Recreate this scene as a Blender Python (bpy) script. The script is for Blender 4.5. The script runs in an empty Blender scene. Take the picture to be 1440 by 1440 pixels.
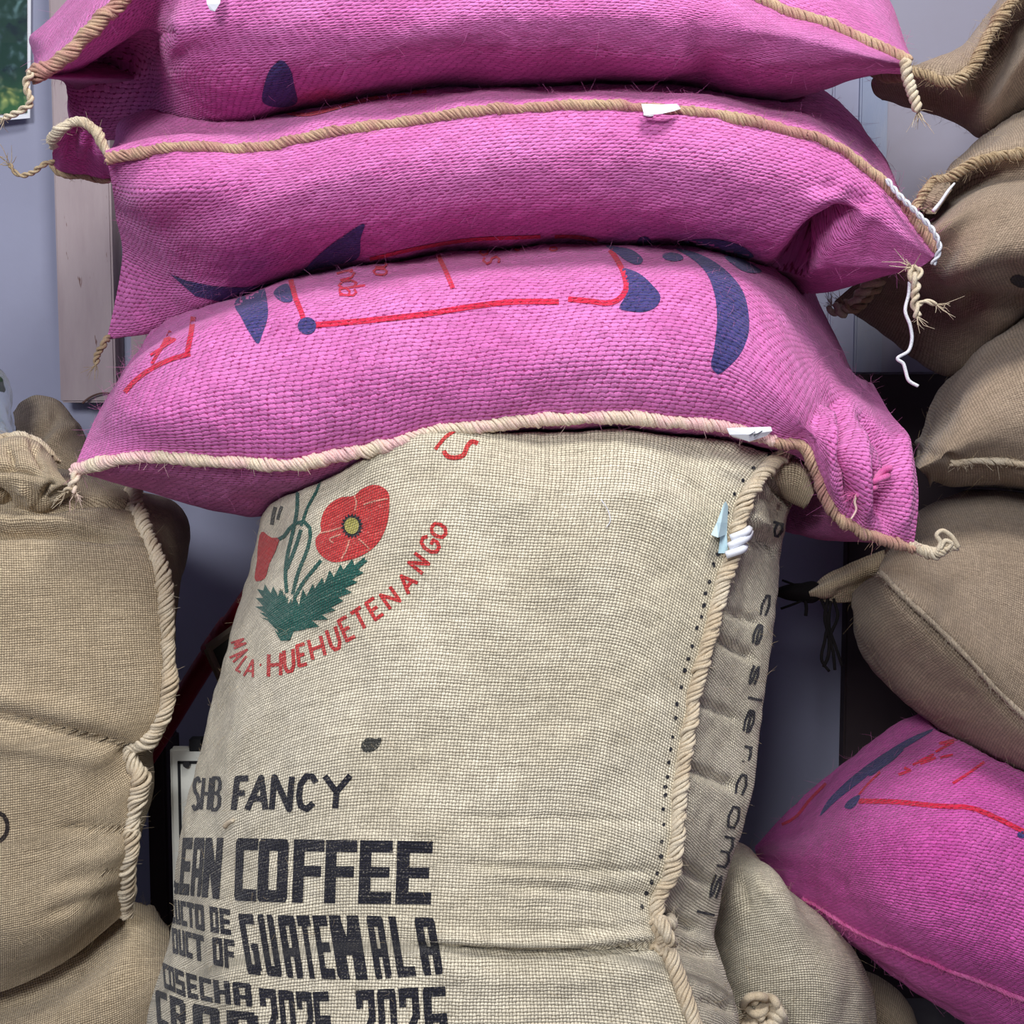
import bpy, bmesh, math, random
import numpy as np
from mathutils import Vector
from mathutils.bvhtree import BVHTree
from mathutils.geometry import delaunay_2d_cdt

random.seed(7)
rng = np.random.default_rng(11)
S = bpy.context.scene
COL = S.collection

# ------------------------------------------------------------------ camera, light, exposure
F = 1667.0                       # focal length in pixels of the 1440 frame
PITCH = math.radians(4.5)
ZC = 0.97
cam_d = bpy.data.cameras.new('camera')
cam_d.sensor_width = 36.0
cam_d.lens = F * 36.0 / 1440.0
cam_d.clip_start = 0.02
cam = bpy.data.objects.new('camera', cam_d)
cam.location = (0, 0, ZC)
cam.rotation_euler = (math.radians(90) - PITCH, 0, 0)
COL.objects.link(cam)
S.camera = cam

W = bpy.data.worlds.new('world')
S.world = W
W.use_nodes = True
W.node_tree.nodes['Background'].inputs[0].default_value = (0.90, 0.94, 1.0, 1)
W.node_tree.nodes['Background'].inputs[1].default_value = 0.45

def area(name, loc, target, sx, sy, power, col):
    l = bpy.data.lights.new(name, 'AREA')
    l.shape = 'RECTANGLE'
    l.size, l.size_y = sx, sy
    l.energy = power
    l.color = col
    o = bpy.data.objects.new(name, l)
    o.location = loc
    o.rotation_euler = (Vector(target) - Vector(loc)).to_track_quat('-Z', 'Y').to_euler()
    COL.objects.link(o)
    return o
area('skylight', (0.42, 0.30, 2.74), (0.0, 1.1, 0.6), 0.6, 0.5, 35, (1.0, 0.985, 0.95))
area('front_window', (-0.58, -1.20, 1.98), (0.0, 1.3, 0.95), 0.7, 0.6, 51, (0.97, 0.98, 1.0))

S.view_settings.view_transform = 'Standard'
S.view_settings.look = 'None'
S.view_settings.gamma = 1.0
S.view_settings.use_curve_mapping = False
S.view_settings.exposure = 0.0

# ------------------------------------------------------------------ picture point -> world point at depth Y
CP, SP = math.cos(PITCH), math.sin(PITCH)
def pix(px, py, Y):
    dx, dy = (px - 720.0) / F, (720.0 - py) / F
    d = np.array([dx, dy * SP + CP, dy * CP - SP])
    return d * (Y / d[1]) + np.array([0, 0, ZC])
def to_pix(P):
    P = np.asarray(P, float)
    q = P - np.array([0, 0, ZC])
    f = q[..., 1] * CP - q[..., 2] * SP
    u = q[..., 1] * SP + q[..., 2] * CP
    return np.stack([720 + F * q[..., 0] / f, 720 - F * u / f], -1)
def ray_dir(px, py):
    dx, dy = (px - 720.0) / F, (720.0 - py) / F
    return Vector((dx, dy * SP + CP, dy * CP - SP)).normalized()

# ------------------------------------------------------------------ objects
def srgb(r, g, b):
    f = lambda c: (c / 255 / 12.92) if c / 255 <= 0.04045 else ((c / 255 + 0.055) / 1.055) ** 2.4
    return (f(r), f(g), f(b), 1)

def empty(name, base, label, cat, group=None):
    o = bpy.data.objects.new(name, None)
    o.empty_display_size = 0.05
    o.location = base
    o['label'] = label
    o['category'] = cat
    if group:
        o['group'] = group
    COL.objects.link(o)
    return o

def mesh_obj(name, verts, faces, mat, parent=None, uvs=None, smooth=True, label=None, kind=None):
    me = bpy.data.meshes.new(name)
    v = np.asarray(verts, float)
    if parent is not None:
        base = np.array(parent.location)
        if parent.parent is not None:
            base = base + np.array(parent.parent.location)
        v = v - base
    me.from_pydata(v.tolist(), [], faces)
    if uvs is not None:
        lay = me.uv_layers.new(name='UVMap')
        idx = np.empty(len(me.loops), dtype=np.int32)
        me.loops.foreach_get('vertex_index', idx)
        lay.data.foreach_set('uv', np.asarray(uvs, float)[idx].astype(np.float32).ravel())
    if smooth:
        me.polygons.foreach_set('use_smooth', np.ones(len(me.polygons), dtype=bool))
    me.materials.append(mat)
    me.update()
    o = bpy.data.objects.new(name, me)
    if parent is not None:
        o.parent = parent
    if label:
        o['label'] = label
    if kind:
        o['kind'] = kind
    COL.objects.link(o)
    return o

# ------------------------------------------------------------------ materials
class NT:
    def __init__(self, name):
        self.m = bpy.data.materials.new(name)
        self.m.use_nodes = True
        self.t = self.m.node_tree
        self.b = self.t.nodes['Principled BSDF']
    def n(self, typ, **kw):
        x = self.t.nodes.new(typ)
        for k, v in kw.items():
            setattr(x, k, v)
        return x
    def put(self, sock, v):
        if hasattr(v, 'is_output'):
            self.t.links.new(v, sock)
        else:
            sock.default_value = v
    def math(self, op, a, b=None, c=None, clamp=False):
        x = self.n('ShaderNodeMath', operation=op, use_clamp=clamp)
        self.put(x.inputs[0], a)
        if b is not None: self.put(x.inputs[1], b)
        if c is not None: self.put(x.inputs[2], c)
        return x.outputs[0]
    def mix(self, f, a, b, mode='MIX'):
        x = self.n('ShaderNodeMix', data_type='RGBA', blend_type=mode)
        self.put(x.inputs[0], f); self.put(x.inputs[6], a); self.put(x.inputs[7], b)
        return x.outputs[2]
    def noise(self, vec, scale, detail=2.0, rough=0.5):
        x = self.n('ShaderNodeTexNoise')
        if vec is not None: self.put(x.inputs['Vector'], vec)
        x.inputs['Scale'].default_value = scale
        x.inputs['Detail'].default_value = detail
        x.inputs['Roughness'].default_value = rough
        return x.outputs[0]
    def ramp(self, f, lo, hi, a=0.0, b=1.0):
        x = self.n('ShaderNodeMapRange', interpolation_type='SMOOTHSTEP')
        self.put(x.inputs[0], f)
        for i, v in enumerate((lo, hi, a, b)):
            self.put(x.inputs[1 + i], v)
        return x.outputs[0]
    def xyz(self, x, y, z=0.0):
        c = self.n('ShaderNodeCombineXYZ')
        self.put(c.inputs[0], x); self.put(c.inputs[1], y); self.put(c.inputs[2], z)
        return c.outputs[0]
    def scale(self, vec, s):
        x = self.n('ShaderNodeVectorMath', operation='MULTIPLY')
        self.put(x.inputs[0], vec); x.inputs[1].default_value = s
        return x.outputs[0]
    def bump(self, h, strength, dist):
        x = self.n('ShaderNodeBump')
        x.inputs['Strength'].default_value = strength
        x.inputs['Distance'].default_value = dist
        self.put(x.inputs['Height'], h)
        self.put(self.b.inputs['Normal'], x.outputs[0])
    def done(self, col, rough=0.9, sheen=0.0, spec=0.2):
        self.put(self.b.inputs['Base Color'], col)
        self.put(self.b.inputs['Roughness'], rough)
        self.b.inputs['Specular IOR Level'].default_value = spec
        if sheen:
            self.b.inputs['Sheen Weight'].default_value = sheen
            self.b.inputs['Sheen Roughness'].default_value = 0.5
        return self.m

def cloth(name, thread, gap, kind='plain', pu=0.0033, pv=0.0033, ink=None, light=None,
          wob=0.0012, slub=0.35, bump=0.8, ink_cover=0.35, stain=None, sheen=0.15, mottle=0.25, gaplo=0.12, gaphi=0.55):
    """woven jute: threads in UV metres, dark gaps between them, uneven yarns, optional ink on the yarns"""
    N = NT(name)
    uvn = N.n('ShaderNodeUVMap'); uvn.uv_map = 'UVMap'
    uv = uvn.outputs[0]
    sep = N.n('ShaderNodeSeparateXYZ'); N.put(sep.inputs[0], uv)
    U, V = sep.outputs[0], sep.outputs[1]
    n1 = N.noise(uv, 45, 2); n1b = N.noise(N.scale(uv, (1.0, 1.0, 1.0)), 38, 2)
    n2 = N.noise(uv, 230, 1)
    U2 = N.math('ADD', U, N.math('MULTIPLY', N.math('ADD', n1, n2), wob))
    V2 = N.math('ADD', V, N.math('MULTIPLY', N.math('SUBTRACT', n1b, n2), wob * 1.6))
    a = N.math('DIVIDE', U2, pu); b = N.math('DIVIDE', V2, pv)
    ib = N.math('FLOOR', b)
    fb = N.math('SUBTRACT', N.math('FRACT', b), 0.5)
    if kind == 'twill':
        rw = N.n('ShaderNodeTexWhiteNoise', noise_dimensions='1D')
        N.put(rw.inputs['W'], ib)
        a2 = N.math('ADD', N.math('ADD', a, N.math('MULTIPLY', ib, -0.36)), N.math('MULTIPLY', rw.outputs['Value'], 0.16))
        ia = N.math('FLOOR', a2)
        fa = N.math('SUBTRACT', N.math('FRACT', a2), 0.5)
        fb2 = N.math('ADD', fb, N.math('MULTIPLY', fa, -0.20))
        hb = N.math('MAXIMUM', N.math('COSINE', N.math('MULTIPLY', fb2, math.pi * 0.98)), 0.0)
        ca = N.math('COSINE', N.math('MULTIPLY', fa, math.pi * 0.98))
        ha = N.math('POWER', ca, 0.30)
        h = N.math('MULTIPLY', N.math('POWER', hb, 0.7), ha)
    else:
        ia = N.math('FLOOR', a)
        fa = N.math('SUBTRACT', N.math('FRACT', a), 0.5)
        cb = N.math('COSINE', N.math('MULTIPLY', fb, math.pi * 0.97))
        ca = N.math('COSINE', N.math('MULTIPLY', fa, math.pi * 0.97))
        par = N.math('ABSOLUTE', N.math('MODULO', N.math('ADD', ia, ib), 2.0))
        hw = N.math('MULTIPLY', N.math('POWER', cb, 0.8), N.math('ADD', 0.45, N.math('MULTIPLY', ca, 0.55)))
        hp = N.math('MULTIPLY', N.math('POWER', ca, 0.8), N.math('ADD', 0.30, N.math('MULTIPLY', cb, 0.50)))
        x = N.n('ShaderNodeMix', data_type='FLOAT')
        N.put(x.inputs[0], par); N.put(x.inputs[2], hw); N.put(x.inputs[3], hp)
        h = x.outputs[0]
    wn = N.n('ShaderNodeTexWhiteNoise', noise_dimensions='2D')
    N.put(wn.inputs['Vector'], N.xyz(ia, ib))
    rnd = wn.outputs['Value']
    slubn = N.noise(N.scale(uv, (22.0, 420.0, 1.0)), 1.0, 2)
    slubw = N.noise(N.scale(uv, (420.0, 22.0, 1.0)), 1.0, 2)
    mott = N.noise(uv, 9.0, 4, 0.6)
    fib = N.noise(uv, 900, 2)
    br = N.math('ADD', 1.0, N.math('MULTIPLY', N.math('SUBTRACT', rnd, 0.5), 0.24))
    br = N.math('ADD', br, N.math('MULTIPLY', N.math('SUBTRACT', slubn, 0.5), slub * 1.6))
    br = N.math('ADD', br, N.math('MULTIPLY', N.math('SUBTRACT', slubw, 0.5), slub))
    br = N.math('ADD', br, N.math('MULTIPLY', N.math('SUBTRACT', mott, 0.5), mottle))
    br = N.math('ADD', br, N.math('MULTIPLY', N.math('SUBTRACT', fib, 0.5), 0.35))
    hc = N.ramp(N.math('ADD', h, N.math('MULTIPLY', N.math('SUBTRACT', slubn, 0.5), 0.25)), gaplo, gaphi)
    base = N.mix(N.ramp(mott, 0.35, 0.7), thread, light or thread)
    if stain:
        base = N.mix(N.math('MULTIPLY', N.ramp(N.noise(uv, 14, 5, 0.7), 0.62, 0.8), 0.5), base, stain)
    if ink:
        worn = N.ramp(N.math('ADD', N.noise(uv, 520, 2), N.math('MULTIPLY', N.math('SUBTRACT', slubn, .5), .5)), 0.52, 0.78)
        base = N.mix(N.math('MULTIPLY', worn, ink_cover), ink, base)
        gapc = tuple(c * 0.35 for c in ink[:3]) + (1,)
    else:
        gapc = gap
    g = N.n('ShaderNodeMix', data_type='RGBA', blend_type='MULTIPLY')
    g.inputs[0].default_value = 1.0
    N.put(g.inputs[6], base)
    N.put(g.inputs[7], N.xyz(br, br, br))
    col = N.mix(hc, gapc, g.outputs[2])
    N.bump(N.math('ADD', h, N.math('MULTIPLY', fib, 0.3)), bump, 0.0016)
    return N.done(col, 0.92, sheen, 0.12)

def yarn(name, c1, c2, scale=260.0, sheen=0.15):
    N = NT(name)
    co = N.n('ShaderNodeTexCoord').outputs['Object']
    f = N.ramp(N.noise(co, 30, 3), 0.35, 0.65)
    fine = N.noise(co, scale * 4, 2)
    col = N.mix(f, c1, c2)
    k = N.math('ADD', 0.35, N.math('MULTIPLY', fine, 1.25))
    col = N.mix(1.0, col, N.xyz(k, k, k), 'MULTIPLY')
    N.bump(fine, 0.6, 0.001)
    return N.done(col, 0.9, sheen, 0.15)

def paint(name, c1, c2, scale=4.0, spot=None, rough=0.7, stretch=(1, 1, 1), lo=0.35, hi=0.7, spot_t=0.72):
    N = NT(name)
    co = N.scale(N.n('ShaderNodeTexCoord').outputs['Object'], stretch)
    col = N.mix(N.ramp(N.noise(co, scale, 5, 0.6), lo, hi), c1, c2)
    if spot:
        col = N.mix(N.ramp(N.noise(co, scale * 6, 3, 0.6), spot_t, spot_t + 0.04), col, spot)
    N.bump(N.noise(co, scale * 25, 3), 0.15, 0.002)
    return N.done(col, rough, 0, 0.3)

PINK = dict(thread=srgb(212, 112, 179), light=srgb(220, 126, 191), gap=srgb(150, 48, 102), kind='twill',
            pu=0.0086, pv=0.0046, wob=0.0022, slub=0.30, gaplo=0.09, gaphi=0.48, mottle=0.18)
BEIGE = dict(thread=srgb(221, 211, 186), light=srgb(230, 221, 198), gap=srgb(106, 94, 74), kind='plain', pu=0.0032, pv=0.0029,
             slub=0.42, gaplo=0.10, gaphi=0.52, wob=0.0010)
TAN = dict(thread=srgb(197, 178, 147), light=srgb(206, 188, 158), gap=srgb(104, 84, 62), kind='plain', pu=0.0027, pv=0.0025, slub=0.35, wob=0.0010)
M = {}
M['pink'] = cloth('pink_jute', **PINK)
M['pink_deep'] = cloth('deep_pink_jute', **{**PINK, 'thread': srgb(206, 84, 168), 'light': srgb(214, 98, 178), 'pu': 0.0072, 'pv': 0.0038})
M['pink_blue'] = cloth('blue_ink_on_pink', **{**PINK, 'ink': srgb(66, 64, 120), 'ink_cover': 0.22})
M['pink_red'] = cloth('red_ink_on_pink', **{**PINK, 'ink': srgb(214, 42, 74), 'ink_cover': 0.35})
M['beige'] = cloth('pale_jute', stain=srgb(176, 168, 142), **BEIGE)
M['beige_black'] = cloth('black_ink_on_jute', **{**BEIGE, 'ink': srgb(38, 38, 48), 'ink_cover': 0.28})
M['beige_red'] = cloth('red_ink_on_jute', **{**BEIGE, 'ink': srgb(204, 62, 62), 'ink_cover': 0.30})
M['beige_pale'] = cloth('bare_lines_on_jute', **{**BEIGE, 'ink': srgb(222, 150, 130), 'ink_cover': 0.5})
M['beige_green'] = cloth('green_ink_on_jute', **{**BEIGE, 'ink': srgb(34, 92, 82), 'ink_cover': 0.25})
M['beige_yellow'] = cloth('yellow_ink_on_jute', **{**BEIGE, 'ink': srgb(176, 168, 90), 'ink_cover': 0.35})
M['beige_grey'] = cloth('smudge_on_jute', **{**BEIGE, 'ink': srgb(70, 70, 66), 'ink_cover': 0.75})
M['tan'] = cloth('tan_jute', **TAN)
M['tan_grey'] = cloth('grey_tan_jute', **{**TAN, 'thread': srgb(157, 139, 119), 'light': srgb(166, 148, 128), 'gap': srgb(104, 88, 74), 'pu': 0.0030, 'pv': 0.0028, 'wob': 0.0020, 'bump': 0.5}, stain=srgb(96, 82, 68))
M['tan_black'] = cloth('black_ink_on_tan', **{**TAN, 'ink': srgb(50, 42, 42), 'ink_cover': 0.3})
M['tan_dark'] = cloth('brown_jute', **{**TAN, 'thread': srgb(184, 164, 136), 'light': srgb(192, 174, 146), 'gap': srgb(96, 78, 60)})
M['rope_pink'] = yarn('jute_yarn_pinkish', srgb(184, 136, 126), srgb(196, 168, 138))
M['rope_pale'] = yarn('jute_yarn_pale_pink', srgb(238, 196, 194), srgb(232, 216, 190))
M['rope_tan'] = yarn('jute_yarn', srgb(217, 204, 180), srgb(202, 184, 156))
M['rope_brown'] = yarn('jute_yarn_brown', srgb(172, 150, 118), srgb(190, 170, 138))
M['rope_black'] = yarn('black_yarn', srgb(16, 13, 14), srgb(24, 20, 21), sheen=0)
M['rope_deep'] = yarn('pink_yarn', srgb(206, 84, 150), srgb(222, 120, 176))
M['fuzz_pink'] = yarn('pink_fibre', srgb(222, 120, 186), srgb(220, 136, 186))
M['fuzz_tan'] = yarn('tan_fibre', srgb(206, 186, 150), srgb(180, 156, 118))
M['fuzz_grey'] = yarn('grey_tan_fibre', srgb(178, 163, 144), srgb(164, 149, 130))
M['white_thread'] = yarn('white_thread', srgb(236, 236, 240), srgb(222, 224, 232))
M['paper'] = paint('white_paper', srgb(236, 238, 244), srgb(226, 230, 240), 20)
M['paper_blue'] = paint('pale_blue_paper', srgb(190, 224, 236), srgb(206, 232, 240), 20)
M['pen'] = paint('pen_mark', srgb(70, 80, 90), srgb(80, 90, 100), 20)

# ------------------------------------------------------------------ spline helpers
def hermite(t, vals, ts):
    """non-uniform Catmull-Rom through vals (K,...) at knots t, evaluated at ts"""
    t = np.asarray(t, float); vals = np.asarray(vals, float); ts = np.asarray(ts, float)
    K = len(t)
    d = (vals[1:] - vals[:-1]) / (t[1:] - t[:-1]).reshape((-1,) + (1,) * (vals.ndim - 1))
    m = np.empty_like(vals)
    m[0], m[-1] = d[0], d[-1]
    if K > 2:
        h = t[1:] - t[:-1]
        w = (h[1:] / (h[:-1] + h[1:])).reshape((-1,) + (1,) * (vals.ndim - 1))
        m[1:-1] = w * d[:-1] + (1 - w) * d[1:]
    i = np.clip(np.searchsorted(t, ts, side='right') - 1, 0, K - 2)
    h = (t[i + 1] - t[i])
    s = (ts - t[i]) / h
    sh = (-1,) + (1,) * (vals.ndim - 1)
    s_ = s.reshape(sh); h_ = h.reshape(sh)
    return ((2 * s_**3 - 3 * s_**2 + 1) * vals[i] + (s_**3 - 2 * s_**2 + s_) * h_ * m[i]
            + (-2 * s_**3 + 3 * s_**2) * vals[i + 1] + (s_**3 - s_**2) * h_ * m[i + 1])

def chord(P):
    d = np.sqrt(((P[1:] - P[:-1]) ** 2).sum(-1))
    return np.concatenate([[0], np.cumsum(np.maximum(d, 1e-6))])

def smooth_path(pts, n):
    P = np.asarray(pts, float)
    t = chord(P)
    return hermite(t, P, np.linspace(0, t[-1], n))

def wave_noise(P, wl, seed, n=14):
    r = np.random.default_rng(seed)
    out = np.zeros(P.shape[:-1])
    for _ in range(n):
        d = r.normal(size=3); d /= np.linalg.norm(d)
        k = 2 * math.pi / (wl * r.uniform(0.7, 1.6))
        out += np.sin(P @ d * k + r.uniform(0, 6.28))
    return out / math.sqrt(n)

def poly_dist(px, line):
    """distance of picture points to a polyline and position along it (0..1)"""
    L = np.asarray(line, float)
    best = np.full(px.shape[:-1], 1e9); par = np.zeros(px.shape[:-1])
    tot = chord(L)
    for i in range(len(L) - 1):
        a, b = L[i], L[i + 1]
        ab = b - a
        s = np.clip(((px - a) @ ab) / (ab @ ab + 1e-9), 0, 1)
        d = np.sqrt(((px - (a + s[..., None] * ab)) ** 2).sum(-1))
        k = d < best
        best[k] = d[k]
        par[k] = ((tot[i] + s * (tot[i + 1] - tot[i])) / tot[-1])[k]
    return best, par

# ------------------------------------------------------------------ the sack surface
class Sack:
    def __init__(self, rows, nu=200, nv=150, lump=0.0022, bean=0.0006, seed=1, s0=0.10, s1=0.10,
                 creases=(), thick=None, swap_uv=False, beta=1.0, tilt=0.0):
        """rows: visible lines of the sack from one silhouette to the other, each a list of (px, py, depth).
        The far side mirrors the near side in depth and meets it at both ends."""
        R = []
        if tilt:                                           # the sack leans back: lower points stand nearer
            rows = [[(x, y, Y - tilt * min(max((y - 600) / 840, 0), 1.2)) for x, y, Y in r] for r in rows]
        for r in rows:
            P = np.array([pix(*p) for p in r])
            R.append(hermite(chord(P), P, np.linspace(0, chord(P)[-1], nu)))
        R = np.array(R)                                   # (K, nu, 3)
        K = len(R)
        u = np.linspace(0, 1, nu)
        sm = lambda x: x * x * (3 - 2 * x)
        s = np.minimum(sm(np.clip(u / max(s0, 1e-6), 0, 1)), sm(np.clip((1 - u) / max(s1, 1e-6), 0, 1)))
        s = np.sqrt(s)
        # the far side recedes along the sight line of the outline point nearest the eye level, so the sack faces its viewer
        q = to_pix(R.reshape(-1, 3))
        pc = (float(np.clip(720, q[:, 0].min(), q[:, 0].max())), float(np.clip(590, q[:, 1].min(), q[:, 1].max())))
        rec = pix(pc[0], pc[1], 1.0) - np.array([0, 0, ZC])
        mid = 0.5 * (R[0, :, 1] + R[-1, :, 1])
        back = []
        for k in range(K - 2, 0, -1):
            if thick is None:
                dy = np.maximum(mid + (mid - R[k, :, 1]) * beta - R[k, :, 1], 0.02)
            else:
                dy = np.full(nu, thick)
            back.append(R[k] + rec[None, :] * (dy * s)[:, None])
        ring = np.concatenate([R, np.array(back)], 0) if back else R
        n = len(ring)
        closed = np.concatenate([ring[-2:], ring, ring[:3]], 0)      # (n+5, nu, 3)
        h = np.sqrt(((closed[1:] - closed[:-1]) ** 2).sum(-1)) + 0.004
        d = (closed[1:] - closed[:-1]) / h[..., None]
        w = (h[1:] / (h[:-1] + h[1:]))[..., None]
        tan = w * d[:-1] + (1 - w) * d[1:]                            # tangent at closed[1:-1]
        tot = h.mean(1)[2:2 + n].sum()
        out, self.row_j, c = [], [], 0
        for k in range(n):
            m = max(3, int(round(nv * h[2 + k].mean() / tot)))
            self.row_j.append(c)
            c += m
            q = np.linspace(0, 1, m, endpoint=False)[:, None, None]
            hh = h[2 + k][None, :, None]
            out.append((2 * q**3 - 3 * q**2 + 1) * closed[2 + k] + (q**3 - 2 * q**2 + q) * hh * tan[1 + k]
                       + (-2 * q**3 + 3 * q**2) * closed[3 + k] + (q**3 - q**2) * hh * tan[2 + k])
        self.front = self.row_j[K - 1]
        G = np.concatenate(out, 0)                                    # (nv', nu, 3)
        self.nv, self.nu = G.shape[0], nu
        self.G = G
        frontmask = np.zeros(self.nv)
        frontmask[:self.front + 1] = 1
        e = np.minimum(np.minimum(u, 1 - u) * 8, 1)[None, :]
        Nn = self.normals()
        G = G + Nn * (lump * wave_noise(G, 0.11, seed) * e + bean * wave_noise(G, 0.022, seed + 50, 20) * e)[..., None]
        self.G = G
        if creases:
            px = to_pix(G)
            disp = np.zeros(G.shape[:2])
            for line, w, d in creases:
                L = smooth_path(line, 14) if len(line) > 2 else np.asarray(line, float)
                dist, par = poly_dist(px, L)
                fade = np.clip(np.minimum(par, 1 - par) * 5 + 0.25, 0, 1)
                disp += d * np.exp(-(dist / w) ** 2) * fade
            self.G = G + self.normals() * (disp * frontmask[:, None])[..., None]
        # UV in metres: along the middle front row, and around
        jm = self.row_j[K // 2]
        U = chord(self.G[jm])
        ic = nu // 2
        loop = np.concatenate([self.G[:, ic], self.G[:1, ic]], 0)
        Vv = chord(loop)
        self.U, self.V = U, Vv
        self.swap = swap_uv
        self.bvh = None

    def normals(self):
        G = self.G
        du = np.gradient(G, axis=1)
        dv = np.roll(G, -1, 0) - np.roll(G, 1, 0)
        n = np.cross(du, dv)
        l = np.linalg.norm(n, axis=-1, keepdims=True)
        n = n / np.maximum(l, 1e-12)
        # outward: the near side faces the camera
        j, i = self.front // 2, self.nu // 2
        if n[j, i, 1] > 0:
            n = -n
        return n

    def build(self, name, mat, parent, **kw):
        nv, nu = self.nv, self.nu
        # one extra row so that UVs do not wrap
        Gx = np.concatenate([self.G, self.G[:1]], 0)
        verts = Gx.reshape(-1, 3)
        uu, vv = np.meshgrid(self.U, self.V)
        uvs = np.stack([vv, uu] if self.swap else [uu, -vv], -1).reshape(-1, 2)
        faces = []
        n = self.normals()
        flip = np.cross(self.G[self.front // 2, nu // 2 + 1] - self.G[self.front // 2, nu // 2],
                        self.G[self.front // 2 + 1, nu // 2] - self.G[self.front // 2, nu // 2])[1] > 0
        j, i = np.meshgrid(np.arange(nv), np.arange(nu - 1), indexing='ij')
        a = (j * nu + i).ravel(); b = a + 1; c = a + nu + 1; d = a + nu
        quad = np.stack([a, d, c, b] if flip else [a, b, c, d], -1)
        self.verts, self.quads, self.uvs = verts, quad, uvs
        o = mesh_obj(name, verts, quad.tolist(), mat, parent, uvs, **kw)
        return o

    def cast(self, px, py):
        if self.bvh is None:
            self.bvh = BVHTree.FromPolygons(self.verts.tolist(), self.quads.tolist())
        o = Vector((0, 0, ZC)); d = ray_dir(px, py)
        h, nrm, idx, dist = self.bvh.ray_cast(o, d)
        if h is None:
            return None
        if nrm.dot(d) > 0:
            nrm = -nrm
        q = self.quads[idx]
        p0, p1, p2, p3 = self.verts[q]
        e1, e2 = p1 - p0, p3 - p0
        A = np.array([[e1 @ e1, e1 @ e2], [e1 @ e2, e2 @ e2]]) + np.eye(2) * 1e-14
        r = np.array(h) - p0
        st = np.clip(np.linalg.solve(A, [r @ e1, r @ e2]), 0, 1)
        w = self.uvs[q[0]] + st[0] * (self.uvs[q[1]] - self.uvs[q[0]]) + st[1] * (self.uvs[q[3]] - self.uvs[q[0]])
        return np.array(h), np.array(nrm), w

    def surf(self):
        nv, nu = self.nv, self.nu
        j, i = np.meshgrid(np.arange(nv), np.arange(nu - 1), indexing='ij')
        a = j * nu + i; c = ((j + 1) % nv) * nu + i
        q = np.stack([a, a + 1, c + 1, c], -1).reshape(-1, 4)
        return BVHTree.FromPolygons(self.G.reshape(-1, 3).tolist(), q.tolist())

    def rest_on(self, other, axis, sign, gap=0.004, most=0.30):
        """cloth gives way where it meets a neighbour: points inside the other sack move to its surface"""
        bv = other.surf()
        O = other.G.reshape(-1, 3)
        lo, hi = O.min(0) - 0.01, O.max(0) + 0.01
        V = self.G.reshape(-1, 3)
        ins = np.where(((V > lo) & (V < hi)).all(1))[0]
        d = Vector([0, 0, 0]); d[axis] = 1.0
        for i in ins:
            p = V[i]
            a = Vector(p); a[axis] = lo[axis] - 1
            b = Vector(p); b[axis] = hi[axis] + 1
            h0 = bv.ray_cast(a, d)[0]
            if h0 is None: continue
            h1 = bv.ray_cast(b, -d)[0]
            if h1 is None: continue
            if h0[axis] - gap < p[axis] < h1[axis] + gap:
                q = h0[axis] - gap if sign < 0 else h1[axis] + gap
                if abs(q - p[axis]) < most: V[i, axis] = q
        self.G = V.reshape(self.G.shape)

    def on(self, px, py, off=0.002):
        """point on the cloth under a picture point, lifted by off"""
        h = self.cast(px, py)
        return h[0] + h[1] * off

    def row(self, k, off=0.0, i0=0.0, i1=1.0):
        j = self.row_j[k]
        a, b = int(i0 * (self.nu - 1)), int(i1 * (self.nu - 1)) + 1
        return (self.G[j] + self.normals()[j] * off)[a:b]

# ------------------------------------------------------------------ tubes, ropes, fibres
def frames(P):
    P = np.asarray(P, float)
    T = np.gradient(P, axis=0)
    T /= np.maximum(np.linalg.norm(T, axis=1, keepdims=True), 1e-9)
    n = np.cross(T[0], [0, 0, 1.0])
    if np.linalg.norm(n) < 0.1: n = np.cross(T[0], [1.0, 0, 0])
    n /= np.linalg.norm(n)
    Ns = []
    for k in range(len(P)):
        n = n - T[k] * (n @ T[k]); n /= max(np.linalg.norm(n), 1e-9)
        Ns.append(n)
    Ns = np.array(Ns)
    return T, Ns, np.cross(T, Ns)

def tube_geo(P, rad, sides=6, cap=True):
    P = np.asarray(P, float)
    rad = np.broadcast_to(np.asarray(rad, float), (len(P),))
    T, A, B = frames(P)
    th = np.linspace(0, 2 * math.pi, sides, endpoint=False)
    V = (P[:, None] + rad[:, None, None] * (np.cos(th)[None, :, None] * A[:, None] + np.sin(th)[None, :, None] * B[:, None])).reshape(-1, 3)
    fs = []
    for k in range(len(P) - 1):
        for s in range(sides):
            s2 = (s + 1) % sides
            fs.append((k * sides + s, k * sides + s2, (k + 1) * sides + s2, (k + 1) * sides + s))
    if cap:
        fs.append(tuple(range(sides))[::-1])
        fs.append(tuple((len(P) - 1) * sides + s for s in range(sides)))
    return V, fs

class Geo:
    def __init__(self): self.v, self.f, self.n = [], [], 0
    def add(self, V, fs):
        self.v.append(np.asarray(V, float))
        self.f += [tuple(i + self.n for i in f) for f in fs]
        self.n += len(V)
    def obj(self, name, mat, parent=None, **kw):
        return mesh_obj(name, np.concatenate(self.v), self.f, mat, parent, **kw)

def resample(P, step):
    t = chord(np.asarray(P, float))
    n = max(4, int(t[-1] / step))
    return hermite(t, P, np.linspace(0, t[-1], n))

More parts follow.
